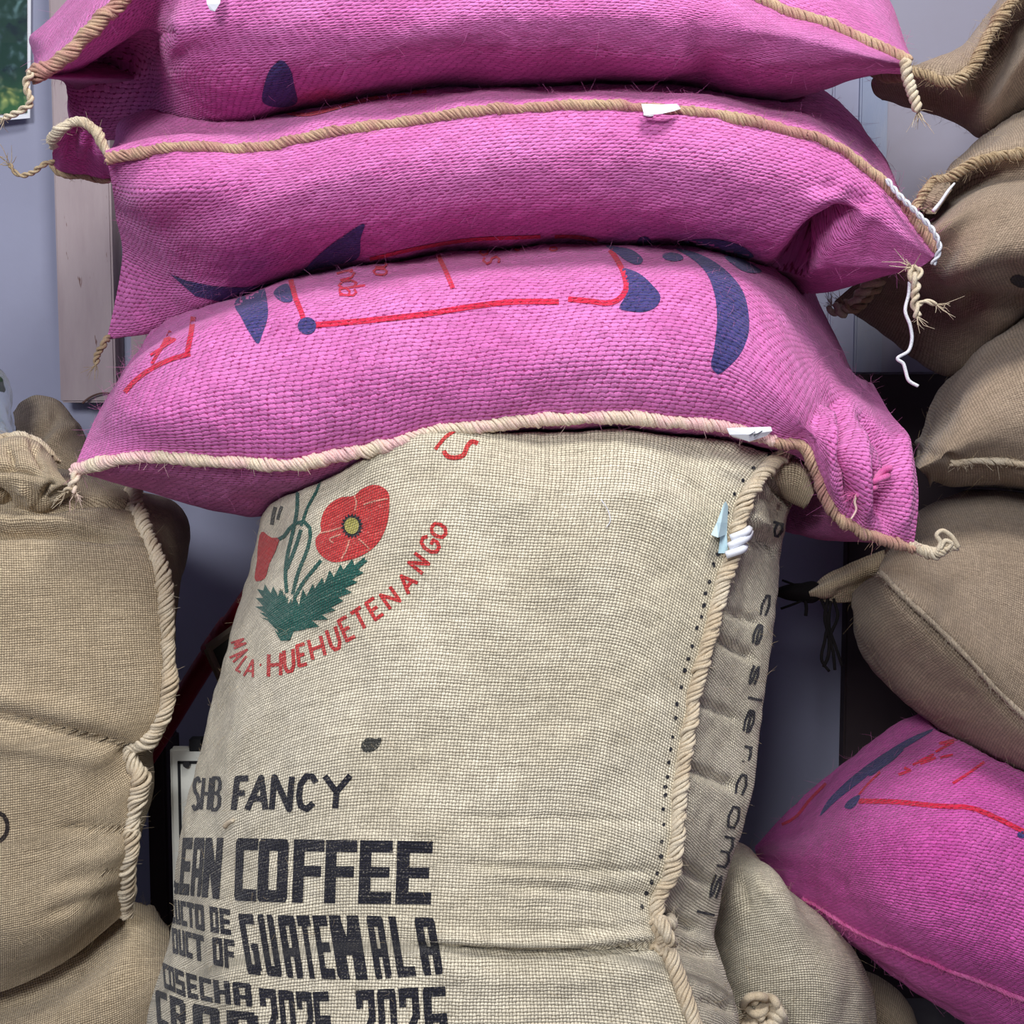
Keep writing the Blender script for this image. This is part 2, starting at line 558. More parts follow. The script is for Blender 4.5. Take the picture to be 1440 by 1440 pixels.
def rope(name, P, r, pitch, mat, parent, seed=1, yarn_r=None, strands=7, flat=1.0, fuzz=0.0, **kw):
    r, pitch, yarn_r = r * 0.80, pitch * 0.36, None
    """overlocked seam: a core with yarn wound round it, uneven from stitch to stitch"""
    rg = np.random.default_rng(seed)
    P = resample(P, pitch / 2.2)
    L = chord(P)
    g = Geo()
    core = P[::3] if len(P) > 30 else P
    V, fs = tube_geo(core, r * 0.85 * min(flat, 1.0), 7)
    g.add(V, fs)
    T, A, B = frames(P)
    yr = pitch * 0.50
    st = np.arange(0, L[-1] + 0.012, 0.012)
    jit = np.interp(L, st, rg.normal(0, 0.28, len(st)))
    rj = 1 + 0.13 * np.interp(L, st, rg.normal(0, 1, len(st)))
    for k in range(strands):
        th = 2 * math.pi * (L / pitch / strands + k / strands + rg.normal(0, 0.025)) + jit
        rk = 1 + rg.normal(0, 0.08) + 0.09 * np.interp(L, st, rg.normal(0, 1, len(st)))
        H = P + (r * rj * rk)[:, None] * (np.cos(th)[:, None] * A + np.sin(th)[:, None] * B * flat)
        V, fs = tube_geo(H, yr * (0.7 + 0.3 * rj) * (1 + rg.normal(0, .12)), 5)
        g.add(V, fs)
    for _ in range(int(fuzz * 3 * L[-1])):
        i = rg.integers(2, len(P) - 2)
        d = rg.normal(size=3); d[1] -= 0.4; d /= np.linalg.norm(d)
        ln = rg.uniform(0.003, 0.011)
        q = P[i] + d * r
        b = rg.normal(size=3) * 0.35
        g.add(*tube_geo([q, q + (d + b * .3) * ln * .5, q + (d + b) * ln], [0.00024, 0.0002, 0.0001], 3, False))
    return g.obj(name, mat, parent, **kw)

def strand(name, pts, r, mat, parent, n=40, taper=True, **kw):
    P = smooth_path([pix(*p) for p in pts], n)
    rad = np.full(n, r)
    if taper: rad *= np.linspace(1, 0.6, n)
    V, fs = tube_geo(P, rad, 6)
    return mesh_obj(name, V, fs, mat, parent, **kw)

def twist(name, pts, r, mat, parent, seed=1, pitch=0.016, **kw):
    """a loose end of twisted jute yarn: two yarns wound round each other, frayed at the tip"""
    rg = np.random.default_rng(seed)
    P = smooth_path([pix(*p) for p in pts], 70)
    L = chord(P); T, A, B = frames(P)
    g = Geo()
    for k in range(2):
        th = 2 * math.pi * L / pitch + k * math.pi + 0.5 * np.sin(L * 200 + k)
        g.add(*tube_geo(P + r * 0.55 * (np.cos(th)[:, None] * A + np.sin(th)[:, None] * B), r * 0.62 * np.linspace(1, .75, 70), 6))
    for _ in range(14):
        d = T[-1] + rg.normal(size=3) * 0.5
        ln = rg.uniform(0.006, 0.016)
        g.add(*tube_geo([P[-1], P[-1] + d * ln * .5, P[-1] + (d + rg.normal(size=3) * .3) * ln], [0.0005, 0.0004, 0.0002], 3, False))
    return g.obj(name, mat, parent, **kw)

def fibres(sack, n, mat, parent, seed, ln=(0.006, 0.02)):
    rg = np.random.default_rng(seed)
    g = Geo()
    Nn = sack.normals()
    for _ in range(n):
        j = rg.integers(0, sack.front + 1); i = rg.integers(2, sack.nu - 2)
        p, nn = sack.G[j, i], Nn[j, i]
        tdir = rg.normal(size=3); tdir -= nn * (tdir @ nn); tdir /= max(np.linalg.norm(tdir), 1e-9)
        l = rg.uniform(*ln) * (0.5 + rg.random())
        lift = rg.uniform(0.3, 1.0)
        q0 = p - nn * 0.0005
        q1 = p + tdir * l * .4 + nn * l * .35 * lift
        q2 = p + tdir * l * .8 + nn * l * .75 * lift + rg.normal(size=3) * l * .12
        r = rg.uniform(0.00008, 0.00015)
        g.add(*tube_geo([q0, q1, q2], [r, r, r * .6], 3, False))
    return g.obj('loose_fibres', mat, parent, kind='stuff')

# ------------------------------------------------------------------ flat print laid on a sack
def print_each(sack, polys, name, mat, parent, **kw):
    for p in polys:
        print_on(sack, [p], name, mat, parent, whole=True, **kw)

def print_on(sack, polys, name, mat, parent, step=4.5, off=0.0007, whole=False, **kw):
    """polys: closed outlines (picture points) whose union is printed; each point is dropped onto the cloth"""
    verts, faces = [], []
    uvs = []
    for poly_set in polys:
        pts, fcs = [], []
        for poly in poly_set:
            P = [np.array(p, float) for p in poly]
            Q = []
            for a, b in zip(P, P[1:] + P[:1]):
                m = max(1, int(np.linalg.norm(b - a) / step))
                Q += [a + (b - a) * k / m for k in range(m)]
            ids = list(range(len(pts), len(pts) + len(Q)))
            pts += Q
            ar = sum(Q[k][0] * Q[(k + 1) % len(Q)][1] - Q[(k + 1) % len(Q)][0] * Q[k][1] for k in range(len(Q)))
            fcs.append(ids if ar > 0 else ids[::-1])
        A = np.array(pts)
        x0, y0 = A.min(0); x1, y1 = A.max(0)
        for gx in np.arange(x0 + step / 2, x1, step):
            for gy in np.arange(y0 + step / 2, y1, step):
                pts.append(np.array([gx + random.uniform(-.2, .2), gy + random.uniform(-.2, .2)]))
        r = delaunay_2d_cdt([Vector(p) for p in pts], [], fcs, 0, 1e-4)
        V2, F2, of = r[0], r[2], r[5]
        m = {}
        for f, orig in zip(F2, of):
            if not orig: continue
            ok = True
            for i in f:
                if i not in m:
                    h = sack.cast(V2[i][0], V2[i][1])
                    if h is None: m[i] = None
                    else:
                        m[i] = len(verts)
                        verts.append(h[0] + h[1] * off); uvs.append(h[2])
                if m[i] is None: ok = False
            if ok:
                ids = [m[i] for i in f]
                p = [verts[i] for i in ids]
                if max(np.linalg.norm(p[0] - p[1]), np.linalg.norm(p[1] - p[2]), np.linalg.norm(p[0] - p[2])) < 0.05:
                    faces.append(tuple(ids[::-1]))
    if whole and faces:                                    # keep the largest connected piece of a single mark
        par = list(range(len(verts)))
        def find(i):
            while par[i] != i:
                par[i] = par[par[i]]; i = par[i]
            return i
        for f in faces:
            for q in f[1:]: par[find(q)] = find(f[0])
        cnt = {}
        for f in faces: cnt[find(f[0])] = cnt.get(find(f[0]), 0) + 1
        best = max(cnt, key=cnt.get)
        faces = [f for f in faces if find(f[0]) == best]
        used = sorted({i for f in faces for i in f}); re_ = {i: k for k, i in enumerate(used)}
        verts = [verts[i] for i in used]; uvs = [uvs[i] for i in used]
        faces = [tuple(re_[i] for i in f) for f in faces]
    if not faces: return None
    return mesh_obj(name, verts, faces, mat, parent, uvs, **kw)

def ribbon(line, w):
    """quads along a polyline of width w (picture points); overlaps are merged when printed"""
    L = [np.array(p, float) for p in line]
    out = []
    for k, (a, b) in enumerate(zip(L[:-1], L[1:])):
        d = b - a; l = np.linalg.norm(d)
        if l < 1e-6: continue
        d /= l
        n = np.array([-d[1], d[0]]) * w / 2
        out.append([a - n, b - n, b + n, a + n])
        if k < len(L) - 2 and w > 2.4:
            out.append([b + w * 0.5 * np.array([math.cos(q), math.sin(q)]) for q in np.arange(0, 6.2, 0.785)])
    return out
def curve_line(pts, n=12):
    return [tuple(p) for p in smooth_path(pts, n)]
def blob(pts, n=40):
    P = np.asarray(list(pts) + [pts[0]], float)
    t = chord(P)
    ext = np.concatenate([P[-3:-1], P, P[1:3]], 0)
    te = chord(ext)
    return [tuple(p) for p in hermite(te, ext, np.linspace(te[2], te[2 + len(pts)], n, endpoint=False))]
def oval(cx, cy, rx, ry, ang=0, n=18):
    c, s = math.cos(math.radians(ang)), math.sin(math.radians(ang))
    return [(cx + rx * math.cos(t) * c - ry * math.sin(t) * s, cy + rx * math.cos(t) * s + ry * math.sin(t) * c)
            for t in np.linspace(0, 2 * math.pi, n, endpoint=False)]

# heavy block letters: bars in a unit cell (x right, y down); tx, ty = bar weights
def block(ch, tx=0.34, ty=0.2):
    c = 0.07                                                # clipped outer corners
    L = [(0, c), (c, 0), (tx, 0), (tx, 1), (c, 1), (0, 1 - c)]
    Lq = [(0, 0), (tx, 0), (tx, 1), (0, 1)]
    Rb = [(1 - tx, 0), (1 - c, 0), (1, c), (1, 1 - c), (1 - c, 1), (1 - tx, 1)]
    Rq = [(1 - tx, 0), (1, 0), (1, 1), (1 - tx, 1)]
    rect = lambda x0, y0, x1, y1: [(x0, y0), (x1, y0), (x1, y1), (x0, y1)]
    top = rect(tx * .5, 0, 1 - tx * .3, ty); bot = rect(tx * .5, 1 - ty, 1 - tx * .3, 1)
    m0, m1 = 0.5 - ty * .45, 0.5 + ty * .45
    tR = rect(tx * .5, 0, 1, ty); bR = rect(tx * .5, 1 - ty, 1, 1); mR = rect(tx * .5, m0, .92, m1)
    D = {
        'C': [L, tR, bR], 'O': [L, Rb, top, bot], 'D': [Lq, Rb, top, bot], '0': [L, Rb, top, bot], 'F': [Lq, tR, mR],
        'E': [Lq, tR, mR, bR], 'A': [L, Rb, top, rect(tx * .5, .52, 1 - tx * .5, .52 + ty * .8)],
        'N': [Lq, Rq, [(0, 0), (tx, 0), (1, 1), (1 - tx, 1)]], 'L': [Lq, bR], 'H': [Lq, Rq, rect(tx * .5, m0, 1 - tx * .5, m1)],
        'T': [rect(0, 0, 1, ty), rect(.5 - tx / 2, 0, .5 + tx / 2, 1)],
        'G': [L, tR, bot, rect(1 - tx, .5, 1, 1 - c), rect(.52, .48, 1, .48 + ty * .7)], 'U': [L, Rb, bot],
        'M': [L, Rq, [(0, 0), (tx * .9, 0), (.62, .62), (.38, .62)], [(1 - tx * .9, 0), (1, 0), (.62, .62), (.38, .62)]],
        'S': [tR, rect(0, 0, tx, .5), rect(0, m0, 1, m1), rect(1 - tx, .5, 1, 1), rect(0, 1 - ty, 1, 1)],
        'P': [Lq, top, rect(tx * .5, m0, 1 - tx * .3, m1), rect(1 - tx, c, 1, .53)],
        'R': [Lq, top, rect(tx * .5, m0, 1 - tx * .3, m1), rect(1 - tx, c, 1, .5), [(1 - tx * 1.3, .5), (1 - tx * .25, .5), (1, 1), (1 - tx, 1)]],
        '2': [rect(0, 0, 1, ty), rect(0, 0, tx, .3), rect(1 - tx, 0, 1, .5), [(1 - tx, .42), (1, .42), (tx, 1), (0, .86)], rect(0, 1 - ty, 1, 1)],
        '5': [rect(0, 0, 1, ty), rect(0, 0, tx, .5), rect(0, m0 - .04, 1, m1 - .04), rect(1 - tx, .42, 1, 1), rect(0, 1 - ty, 1, 1)],
        '6': [L, rect(tx * .5, 0, 1, ty), rect(tx * .5, m0, 1, m1), rect(1 - tx, m0, 1, 1), bot],
    }
    return D[ch]

# single-stroke letters for the lighter lettering
STROKE = {
    'S': [[(.95, .15), (.6, 0), (.2, .06), (.05, .25), (.3, .45), (.7, .55), (.95, .75), (.8, .95), (.4, 1), (.05, .86)]],
    'H': [[(.05, 0), (.05, 1)], [(.95, 0), (.95, 1)], [(.05, .5), (.95, .5)]],
    'B': [[(.08, 1), (.08, 0), (.65, 0), (.88, .13), (.88, .35), (.65, .48), (.08, .48)], [(.65, .48), (.95, .62), (.95, .86), (.65, 1), (.08, 1)]],
    'F': [[(.95, .02), (.08, .02), (.08, 1)], [(.08, .48), (.8, .48)]],
    'A': [[(0, 1), (.5, 0), (1, 1)], [(.2, .66), (.8, .66)]],
    'N': [[(.06, 1), (.06, 0), (.94, 1), (.94, 0)]],
    'C': [[(.95, .2), (.7, 0), (.35, 0), (.08, .25), (.05, .6), (.2, .9), (.55, 1), (.9, .82)]],
    'Y': [[(0, 0), (.5, .5), (1, 0)], [(.5, .5), (.5, 1)]],
    'U': [[(.08, 0), (.08, .75), (.3, 1), (.7, 1), (.92, .75), (.92, 0)]],
    'E': [[(.95, 0), (.08, 0), (.08, 1), (.95, 1)], [(.08, .5), (.8, .5)]],
    'T': [[(0, 0), (1, 0)], [(.5, 0), (.5, 1)]],
    'G': [[(.95, .2), (.7, 0), (.3, .02), (.05, .3), (.05, .7), (.3, .98), (.7, 1), (.95, .8), (.95, .55), (.55, .55)]],
    'O': [[(.5, 0), (.12, .15), (.02, .5), (.12, .85), (.5, 1), (.88, .85), (.98, .5), (.88, .15), (.5, 0)]],
    'L': [[(.08, 0), (.08, 1), (.95, 1)]],
    'M': [[(.02, 1), (.12, 0), (.5, .8), (.88, 0), (.98, 1)]],
    'I': [[(.5, 0), (.5, 1)]],
    '.': [[(.35, .5), (.65, .5)]],
    'p': [[(.1, .3), (.1, 1.3)], [(.1, .45), (.5, .3), (.9, .5), (.9, .8), (.5, 1), (.1, .85)]],
    'n': [[(.1, .3), (.1, 1)], [(.1, .5), (.5, .3), (.9, .48), (.9, 1)]],
    'd': [[(.9, 0), (.9, 1)], [(.9, .45), (.5, .3), (.1, .5), (.1, .8), (.5, 1), (.9, .85)]],
    'a': [[(.15, .4), (.5, .3), (.85, .42), (.85, 1)], [(.85, .6), (.4, .58), (.1, .75), (.25, 1), (.6, .98), (.85, .85)]],
    'o': [[(.5, .3), (.12, .45), (.12, .85), (.5, 1), (.88, .85), (.88, .45), (.5, .3)]],
    's': [[(.9, .4), (.5, .3), (.12, .42), (.3, .62), (.75, .7), (.9, .88), (.5, 1), (.1, .9)]],
    'c': [[(.92, .42), (.5, .3), (.1, .5), (.1, .8), (.5, 1), (.92, .88)]],
    'e': [[(.1, .65), (.9, .62), (.85, .42), (.5, .3), (.12, .45), (.1, .82), (.5, 1), (.9, .9)]],
    'l': [[(.5, 0), (.5, 1)]],
    'r': [[(.2, .3), (.2, 1)], [(.2, .55), (.5, .32), (.9, .35)]],
    'm': [[(.02, .3), (.02, 1)], [(.02, .48), (.28, .32), (.5, .45), (.5, 1)], [(.5, .48), (.76, .32), (.98, .45), (.98, 1)]],
}
def cell_map(x0, x1, top, bot, shear=0.0):
    """unit cell -> picture: left/right edges x0,x1 on the base line, heights from two lines"""
    tx, ty = np.array(top, float).T; bx, by = np.array(bot, float).T
    def f(p):
        x = x0 + (x1 - x0) * p[0]
        yt = np.interp(x, tx, ty); yb = np.interp(x, bx, by)
        return (x + shear * (1 - p[1]), yt + (yb - yt) * p[1])
    return f
def affine_map(ox, oy, ax, ay, bx, by):
    """origin at top left of the cell, a = step along the word, b = step down the letter"""
    return lambda p: (ox + ax * p[0] + bx * p[1], oy + ay * p[0] + by * p[1])
def block_word(text, spans, top, bot, shear=0.0, tx=0.34, ty=0.2):
    out = []
    for ch, (a, b) in zip(text, spans):
        f = cell_map(a, b, top, bot, shear)
        out.append([[f(p) for p in q] for q in block(ch, tx, ty)])
    return out
def stroke_letter(ch, f, w):
    out = []
    for l in STROKE[ch]:
        L = [f(p) for p in l]
        out += ribbon(L, w)
    return out

def leaf_sheet(name, grid, th, mat, parent, **kw):
    """a thin sheet with real thickness from a grid of (px,py,depth) points"""
    G = np.array([[pix(*p) for p in r] for r in grid])
    m, n = G.shape[:2]
    V = np.concatenate([G.reshape(-1, 3), G.reshape(-1, 3) + np.array([0, th, 0])])
    fs = []
    K = m * n
    for j in range(m - 1):
        for i in range(n - 1):
            a = j * n + i
            fs.append((a, a + n, a + n + 1, a + 1)); fs.append((K + a, K + a + 1, K + a + n + 1, K + a + n))
    ring = [i for i in range(n)] + [j * n + n - 1 for j in range(1, m)] + [(m - 1) * n + i for i in range(n - 2, -1, -1)] + [j * n for j in range(m - 2, 0, -1)]
    for a, b in zip(ring, ring[1:] + ring[:1]):
        fs.append((a, b, K + b, K + a))
    uv = np.tile(np.stack(np.meshgrid(np.linspace(0, .05, n), np.linspace(0, .05, m)), -1).reshape(-1, 2), (2, 1))
    return mesh_obj(name, V, fs, mat, parent, uv, smooth=False, **kw)

def D(Y, pts):
    return [(p[0], p[1], p[2] if len(p) > 2 else Y) for p in pts]


# ================================================================== the room
WALL_Y = 1.95
def box_obj(name, x0, x1, y0, y1, z0, z1, mat, parent=None, bev=0.0, **kw):
    bm = bmesh.new()
    bmesh.ops.create_cube(bm, size=1)
    for v in bm.verts:
        v.co = ((x0 + x1) / 2 + v.co.x * (x1 - x0), (y0 + y1) / 2 + v.co.y * (y1 - y0), (z0 + z1) / 2 + v.co.z * (z1 - z0))
    if bev:
        bmesh.ops.bevel(bm, geom=bm.edges[:], offset=bev, segments=2, affect='EDGES')
    vs = [tuple(v.co) for v in bm.verts]
    fs = [tuple(v.index for v in f.verts) for f in bm.faces]
    bm.free()
    return mesh_obj(name, vs, fs, mat, parent, smooth=False, **kw)

M['wall'] = paint('wall_paint', srgb(156, 159, 182), srgb(148, 150, 172), 2.5, spot=srgb(130, 130, 146), spot_t=0.78)
M['post'] = paint('pinkish_paint', srgb(174, 160, 162), srgb(156, 140, 144), 3.0, spot=srgb(120, 92, 88), stretch=(5, 5, 0.9), spot_t=0.66)
M['blue_trim'] = paint('worn_blue_white_paint', srgb(140, 150, 174), srgb(160, 164, 178), 6, spot=srgb(70, 84, 110), spot_t=0.70, stretch=(3, 3, 0.8))
M['dark_board'] = paint('dark_brown_board', srgb(52, 42, 46), srgb(62, 50, 52), 4)
M['panel'] = paint('grey_pink_panel', srgb(156, 154, 170), srgb(150, 145, 156), 2.5, spot=srgb(110, 104, 114), spot_t=0.75)
M['floor'] = paint('concrete', srgb(110, 106, 104), srgb(92, 88, 88), 3)
M['red'] = paint('dark_red_paint', srgb(150, 22, 44), srgb(122, 18, 36), 8, rough=0.45)
M['sign_white'] = paint('sign_white', srgb(226, 226, 216), srgb(212, 212, 204), 8, spot=srgb(80, 84, 84), spot_t=0.74)
M['black'] = paint('black_paint', srgb(26, 26, 30), srgb(34, 34, 38), 8)
M['stain'] = paint('brown_stain', srgb(92, 66, 60), srgb(120, 92, 84), 20)
M['carton'] = paint('grey_green_carton', srgb(70, 74, 68), srgb(84, 86, 78), 10)
M['carton_edge'] = paint('beige_carton_edge', srgb(150, 136, 116), srgb(132, 120, 102), 10)

wall = box_obj('wall_back', -2.1, 2.1, WALL_Y, WALL_Y + 0.1, 0, 2.9, M['wall'], kind='structure')
wl = box_obj('wall_left', -2.1, -2.0, -1.6, WALL_Y + 0.1, 0, 2.9, M['wall'], kind='structure')
wr = box_obj('wall_right', 2.0, 2.1, -1.6, WALL_Y + 0.1, 0, 2.9, M['wall'], kind='structure')
wf = box_obj('wall_front', -2.1, 2.1, -1.7, -1.6, 0, 2.9, M['wall'], kind='structure')
fl = box_obj('floor', -2.1, 2.1, -1.7, WALL_Y + 0.1, -0.1, 0, M['floor'], kind='structure')
ce = box_obj('ceiling', -2.1, 2.1, -1.7, WALL_Y + 0.1, 2.9, 3.0, M['wall'], kind='structure')

def wallbox(px0, px1, py0, py1, th, mat, name, parent=None, yb=WALL_Y, bev=0.003, **kw):
    a, b = pix(px0, py0, yb - th), pix(px1, py1, yb - th)
    return box_obj(name, a[0], b[0], yb - th, yb - 0.001, b[2], a[2], mat, parent, bev, **kw)
# the pale post on the left and its narrow neighbour
o = wallbox(60, 163, -260, 566, 0.05, M['post'], 'trim_1', kind='structure')
o = wallbox(165, 210, -260, 566, 0.03, M['post'], 'trim_2', kind='structure')
o = wallbox(1219, 1240, -260, 526, 0.018, M['blue_trim'], 'trim_3', kind='structure')
o = wallbox(1180, 1218, -260, 526, 0.008, M['wall'], 'trim_4', kind='structure')
o = wallbox(1241, 1560, -260, 526, 0.006, M['panel'], 'trim_5', kind='structure')
o = wallbox(1198, 1560, 526, 1700, 0.03, M['dark_board'], 'trim_6', kind='structure')

# a dark crack mark and stains low on the post: knots and worn patches, each a thin relief
def patch(name, pts, Y, mat, parent, th=0.002, **kw):
    P = [pix(x, y, Y) for x, y in pts]
    V = P + [p + np.array([0, th, 0]) for p in P]
    n = len(P)
    fs = [tuple(range(n)), tuple(range(2 * n - 1, n - 1, -1))] + [(i, n + i, n + (i + 1) % n, (i + 1) % n) for i in range(n)]
    return mesh_obj(name, V, fs, mat, parent, smooth=False, **kw)

strand('wire', [(116, 567, 1.894), (128, 558, 1.892), (142, 553, 1.892), (166, 554, 1.895)], 0.0018, M['stain'], bpy.data.objects['trim_1'], 20)
# poster with a photograph of foliage
def foliage_mat():
    N = NT('printed_foliage')
    co = N.n('ShaderNodeTexCoord').outputs['Object']
    nz = N.n('ShaderNodeTexNoise'); N.put(nz.inputs['Vector'], co); nz.inputs['Scale'].default_value = 35
    ad = N.n('ShaderNodeVectorMath', operation='MULTIPLY_ADD'); N.put(ad.inputs[0], nz.outputs[1]); ad.inputs[1].default_value = (0.03, 0.03, 0.03); N.put(ad.inputs[2], co)
    cw = ad.outputs[0]
    v = N.n('ShaderNodeTexVoronoi', feature='SMOOTH_F1'); N.put(v.inputs['Vector'], cw); v.inputs['Scale'].default_value = 75
    v2 = N.n('ShaderNodeTexVoronoi'); N.put(v2.inputs['Vector'], cw); v2.inputs['Scale'].default_value = 25
    f = N.math('MULTIPLY', v2.outputs['Distance'], N.noise(co, 40, 4))
    col = N.mix(N.ramp(f, 0.05, 0.35), srgb(104, 140, 140), srgb(18, 40, 48))
    col = N.mix(N.ramp(v.outputs['Distance'], 0.1, 0.6), col, srgb(30, 60, 52))
    sep = N.n('ShaderNodeSeparateXYZ'); N.put(sep.inputs[0], co)
    low = N.ramp(N.math('ADD', sep.outputs[2], N.math('MULTIPLY', N.noise(co, 30, 3), 0.06)), 0.06, 0.13, 1, 0)
    col = N.mix(N.math('MULTIPLY', low, 0.75), col, N.mix(N.ramp(v.outputs['Distance'], 0.1, 0.5), srgb(190, 206, 120), srgb(56, 104, 62)))
    return N.done(col, 0.35, 0, 0.4)
base = pix(0, 190, WALL_Y)
po = empty('poster', (base[0], WALL_Y, base[2]), 'poster with dark green foliage photo pinned to the wall at the top left corner', 'poster')
leaf_sheet('paper_sheet', [D(0, [(-260, -200, 1.935), (-120, -200, 1.938), (44, -200, 1.94)]),
                           D(0, [(-260, 60, 1.935), (-120, 60, 1.938), (43, 60, 1.94)]),
                           D(0, [(-260, 186, 1.915), (-120, 180, 1.915), (42, 166, 1.93)])], 0.002, M['paper'], po)
leaf_sheet('photo_print', [D(0, [(-250, -190, 1.932), (-120, -190, 1.935), (38, -190, 1.937)]),
                           D(0, [(-250, 60, 1.932), (-120, 60, 1.935), (38, 60, 1.937)]),
                           D(0, [(-250, 174, 1.913), (-120, 168, 1.912), (38, 158, 1.928)])], 0.001, foliage_mat(), po)

# dark upright beam, white sign, red pole and carton in the gap between the sacks
b0 = pix(225, 1300, 1.80)
beam = empty('wooden_beam', (b0[0], 1.8, 0.0), 'dark upright beam in the gap left of the big printed sack', 'beam')
a, b = pix(205, 1045, 1.78), pix(232, 1045, 1.78)
box_obj('shaft', a[0], b[0], 1.78, 1.86, 0.0, a[2], M['dark_board'], beam, 0.004)

SY = 1.36
sg = pix(240, 1055, SY)
sign = empty('sign_board', (sg[0], SY, sg[2] - 0.4), 'white enamel sign with thin black border left of the big printed sack', 'sign')
a, b = pix(238, 1052, SY), pix(297, 1052, SY)
zb = a[2] - 0.42
box_obj('plate', a[0], b[0], SY, SY + 0.012, zb, a[2], M['sign_white'], sign, 0.003)
lx = pix(250, 1070, SY)
box_obj('border_line', lx[0], lx[0] + 0.003, SY - 0.0015, SY + 0.0005, zb + .02, lx[2], M['black'], sign)
box_obj('border_line', lx[0], b[0] - .004, SY - 0.0015, SY + 0.0005, lx[2] - 0.003, lx[2], M['black'], sign)
V, fs = tube_geo([pix(262, 1075, SY + .003), pix(262, 1075, SY - .006)], 0.004, 10)
mesh_obj('screw', V, fs, M['black'], sign, smooth=False)
box_obj('hanger', pix(266, 1050, SY)[0], pix(282, 1050, SY)[0], SY, SY + 0.015, a[2] - 0.004, a[2] + 0.010, M['black'], sign)

pb = pix(190, 1090, 1.72)
pole = empty('broom_handle', (pb[0], 1.72, pb[2]), 'dark red pole leaning diagonally behind the big printed sack', 'pole')
P = [pix(*p) for p in [(150, 1145, 1.74), (215, 1050, 1.74), (290, 930, 1.72), (345, 850, 1.70), (420, 745, 1.68)]]
P = hermite(chord(np.array(P)), np.array(P), np.linspace(0, chord(np.array(P))[-1], 40))
V, fs = tube_geo(P, 0.0155, 16); mesh_obj('shaft', V, fs, M['red'], pole)
g = Geo()
for q, rr in (((300, 912), .0185), ((318, 886), .0185)):
    i = np.argmin([np.linalg.norm(to_pix(p) - np.array(q)) for p in P])
    g.add(*tube_geo(P[max(i - 1, 0):i + 2], rr, 16))
g.obj('collar', M['red'], pole)

cb = pix(300, 960, 1.66)
car = empty('carton', (cb[0], 1.62, cb[2] - .02), 'small grey green carton with beige edges wedged behind the big printed sack', 'box')
q = [(292, 912), (352, 868), (400, 960), (335, 1010)]
V = [pix(x, y, 1.61) for x, y in q] + [pix(x, y, 1.66) + np.array([0.0, 0.0, 0.0]) for x, y in q]
mesh_obj('side', V, [(0, 3, 2, 1), (4, 5, 6, 7), (0, 1, 5, 4), (1, 2, 6, 5), (2, 3, 7, 6), (3, 0, 4, 7)], M['carton'], car, smooth=False)
g = Geo()
for a, b in ((0, 1), (0, 3)):
    p0, p1 = pix(*q[a], 1.607), pix(*q[b], 1.607)
    g.add(*tube_geo([p0, p0 * .5 + p1 * .5, p1], 0.006, 4))
g.obj('edge_strip', M['carton_edge'], car, smooth=False)

# clear plastic bag at the left edge
N = NT('clear_plastic')
N.b.inputs['Transmission Weight'].default_value = 0.85
N.b.inputs['Roughness'].default_value = 0.18
N.b.inputs['IOR'].default_value = 1.2
co = N.n('ShaderNodeTexCoord').outputs['Object']
N.bump(N.noise(co, 28, 4), 0.9, 0.01)
N.b.inputs['Base Color'].default_value = (0.86, 0.92, 0.94, 1)
M['plastic'] = N.m
pl = Sack([D(1.62, [(-170, 520), (-100, 500), (-20, 510), (12, 540), (20, 600), (16, 640)]),
           D(1.54, [(-170, 560), (-100, 570), (-20, 580), (6, 590), (15, 620), (12, 645)]),
           D(1.62, [(-170, 650), (-100, 660), (-30, 660), (0, 655), (10, 655), (10, 650)])], 60, 50, 0.006, 0.001, 5)
e = empty('plastic_bag', tuple(pix(-60, 660, 1.62)), 'crumpled clear plastic bag at the left picture edge above the tan sacks', 'bag')
pl.build('bag_film', M['plastic'], e)
mesh_obj('green_leaf_label', *tube_geo([pix(-20, 545, 1.60), pix(-8, 540, 1.60), pix(2, 532, 1.60)], [0.01, 0.016, 0.003], 8), paint('leaf_green', srgb(60, 86, 60), srgb(80, 104, 76), 10), e)

# ================================================================== the pink stack
PINKS = 'pink coffee sacks'
TANS = 'tan jute sacks'
def sack_thing(label, base, group):
    return empty('coffee_sack', tuple(base), label, 'sack', group)
def base_of(s):
    i = np.argmin(s.G.reshape(-1, 3)[:, 2])
    c = s.G.reshape(-1, 3).mean(0)
    return (c[0], c[1], s.G.reshape(-1, 3)[i, 2])

